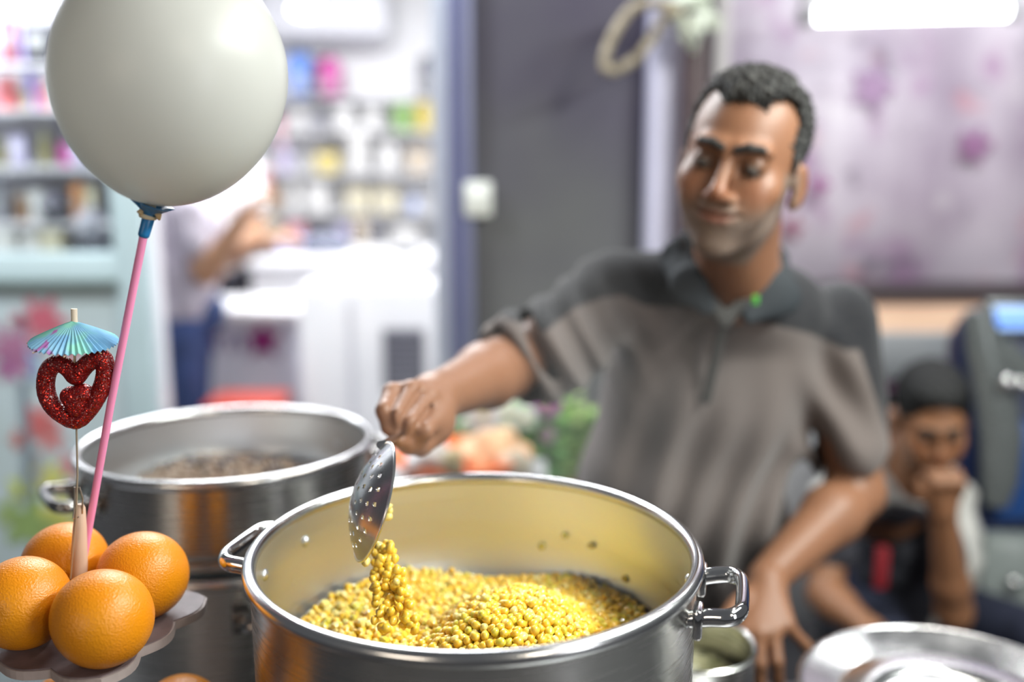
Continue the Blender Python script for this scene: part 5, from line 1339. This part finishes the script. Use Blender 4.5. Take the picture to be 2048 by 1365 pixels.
T.disp = lambda X: .004*np.sin(X[:, 2]*90+X[:, 0]*30)*np.sin(X[:, 0]*40)
def tee(X):
    w = np.clip((.86-X[:, 2])/.01, 0, 1)*(X[:, 0] < sL.x-.02); return w[:, None]*np.array((.035, .035, .045))+(1-w[:, None])*np.array((.50, .49, .46))
T.mesh('t_shirt', .006, M('white_tee', (.5, .5, .5), .85, attr=True, bump=.4, bscale=60), boy, off=bo, color=tee)
Q = SDF(); legs(Q, (bo.x, 2.34, .53), ((bo.x-.16, 1.98, .56), (bo.x+.20, 2.02, .56)), ((bo.x-.17, 2.02, .1), (bo.x+.22, 2.06, .1)), (.080, .062, .05))
Q.mesh('trousers', .009, M('navy_trousers', (.018, .022, .045), .85, bump=.4, bscale=30), boy, off=bo)
G().box(P(1762, 1135, 2.06)-bo, (.032, .02, .10), bev=.008).build('red_badge', PM('deep_red', (.32, .02, .03), .6), boy)
for x in (-.17, .22): shoe(boy, bo, (bo.x+x, 2.04, .1), (0, -1), 0, m_shoe)
t = thing('stool', 'low dark stool under the seated boy', 'stool', (bo.x, 2.36, 0))
G().box((-.03, 0, .40), (.26, .30, .04), bev=.015).build('seat', m_dark, t)
for sx in (-1, 1):
    for sy in (-1, 1): G().tube([(sx*.11-.03, sy*.13, 0), (sx*.10-.03, sy*.12, .38)], .014, 8).build('leg', m_dark, t)

# ---- two people inside the shop
def shop_person(label, c, yaw, hz, shs, els, wrs, hips, knees, ankles, shirt, trouser, z0, fwd, cell=.008, skin=(.30, .16, .09)):
    o = Vector((c[0], c[1], z0)); t = thing('person', label, 'person', o); F = Frame((c[0], c[1], hz), basis(yaw, 6, 0), .97)
    S = SDF(); head_sdf(S, F, .3); nb = Vector((c[0], c[1], shs[0][2]+.04)); S.cap(F(0, -.03, -.05), nb, .055, .06, .03)
    mid = (Vector(shs[0])+Vector(shs[1]))/2; S.cap(shs[0], shs[1], .042, .042, .04); S.cap(mid+Vector((0, 0, -.08)), Vector(hips)+Vector((0, 0, .1)), .11, .10, .04)
    for a, b, w_ in zip(shs, els, wrs):
        arm(S, a, b, w_, (.045, .04, .038, .027)); d = (Vector(w_)-Vector(b)).normalized(); hand(S, w_, d, (0, -.3, .9) if abs(d.z) < .8 else (0, -1, 0), (0, -1, 0) if abs(d.z) < .8 else (1, 0, 0), 1, (35, 40, 30))
    S.mesh('body', cell*.8, m_skin, t, off=o, color=paint_skin(F, skin)); hair_sdf(F, 'full', .006, m_hairb, t, o)
    face_bits(F, t, o, m_brow, m_eye, m_iris, m_lash)
    T = SDF(); T.cap(shs[0], shs[1], .056, .056, .04); ax_ = (Vector(shs[1])-Vector(shs[0])).normalized(); fl_ = (Vector((0, 0, 1)).cross(ax_), .72)
    T.cap(mid+Vector((0, 0, -.08)), mid.lerp(Vector(hips), .6), .165, .150, .05, flat=fl_); T.cap(mid.lerp(Vector(hips), .6), Vector(hips)+Vector((0, 0, .02)), .150, .158, .05, flat=fl_)
    for a, b in zip(shs, els): T.cap(a, Vector(a).lerp(Vector(b), .55), .056, .060, .03)
    T.disp = lambda X: .006*np.sin(X[:, 2]*45+X[:, 0]*30)*np.sin(X[:, 0]*35+X[:, 1]*20)
    T.mesh('shirt', cell, M('shirt_'+label[:12], shirt, .8, var=.35, vscale=7, bump=.2, bscale=60), t, off=o)
    Q = SDF(); legs(Q, hips, knees, ankles, (.092, .066, .058)); Q.mesh('trousers', .010, M('trousers_'+label[:12], trouser, .8, var=.4, vscale=12, bump=.3, bscale=60), t, off=o)
    for a in ankles: shoe(t, o, a, fwd, z0, m_shoe)
    return t
ax0 = P(345, 400, 3.6).x; aw = P(487, 432, 3.36); ae = P(412, 548, 3.44); ash = P(372, 428, 3.46)
shop_person('customer in lilac grey shirt and blue jeans facing right in the shop', (ax0, 3.62), 92, 1.66, (tuple(ash), (ax0+.01, 3.80, 1.42)), (tuple(ae), (ax0+.10, 3.86, 1.20)), (tuple(aw), (ax0+.30, 3.74, 1.28)),
            (ax0, 3.62, 1.03), ((ax0+.03, 3.53, .60), (ax0-.02, 3.72, .60)), ((ax0-.01, 3.52, .20), (ax0-.06, 3.74, .20)), (.40, .37, .43), (.025, .05, .15), .1, (1, 0))
bx_ = P(410, 350, 4.55).x
shop_person('shop worker in a white T-shirt standing behind the lettered counter', (bx_, 4.57), 10, 1.74, ((bx_-.19, 4.57, 1.52), (bx_+.19, 4.57, 1.52)), ((bx_-.24, 4.53, 1.25), (bx_+.23, 4.50, 1.25)), ((bx_-.10, 4.36, 1.16), (bx_+.12, 4.36, 1.16)),
            (bx_, 4.60, 1.05), ((bx_-.10, 4.58, .60), (bx_+.10, 4.58, .60)), ((bx_-.10, 4.60, .2), (bx_+.10, 4.60, .2)), (.72, .71, .74), (.06, .06, .08), .1, (0, -1))
m_steam = bpy.data.materials.new('steam'); m_steam.use_nodes = True
def steam(m):
    nt = m.node_tree; N = nt.nodes; L = nt.links; N.clear(); o = N.new('ShaderNodeOutputMaterial')
    v = N.new('ShaderNodeVolumeScatter'); v.inputs['Color'].default_value = (1, 1, 1, 1); v.inputs['Anisotropy'].default_value = .2
    tc = N.new('ShaderNodeTexCoord'); mp = N.new('ShaderNodeMapping'); mp.inputs['Scale'].default_value = (1, 1, .6); L.new(tc.outputs['Object'], mp.inputs[0])
    n = N.new('ShaderNodeTexNoise'); n.inputs['Scale'].default_value = 7; n.inputs['Detail'].default_value = 2; L.new(mp.outputs[0], n.inputs[0])
    r = N.new('ShaderNodeMapRange'); r.inputs[1].default_value = .42; r.inputs[2].default_value = .75; r.inputs[3].default_value = 0; r.inputs[4].default_value = STEAM; L.new(n.outputs[0], r.inputs[0])
    # thins out towards the sides and the top
    ln = N.new('ShaderNodeVectorMath'); ln.operation = 'LENGTH'; m2 = N.new('ShaderNodeMapping'); m2.inputs['Scale'].default_value = (1/.24, 1/.20, 1/.25); L.new(tc.outputs['Object'], m2.inputs[0]); L.new(m2.outputs[0], ln.inputs[0])
    f = N.new('ShaderNodeMapRange'); f.inputs[1].default_value = .35; f.inputs[2].default_value = 1.0; f.inputs[3].default_value = 1; f.inputs[4].default_value = 0; L.new(ln.outputs['Value'], f.inputs[0])
    mu = N.new('ShaderNodeMath'); mu.operation = 'MULTIPLY'; L.new(r.outputs[0], mu.inputs[0]); L.new(f.outputs[0], mu.inputs[1]); L.new(mu.outputs[0], v.inputs['Density']); L.new(v.outputs[0], o.inputs['Volume'])
STEAM = .75
steam(m_steam)
g = G(); g.ball((0, 0, 0), (.24, .20, .25), 24, 16)
so = g.build('steam', m_steam, loc=(.03, .88, 1.35))
tag(so, 'thin steam rising from the hot corn pot before the man', 'steam', kind='stuff')
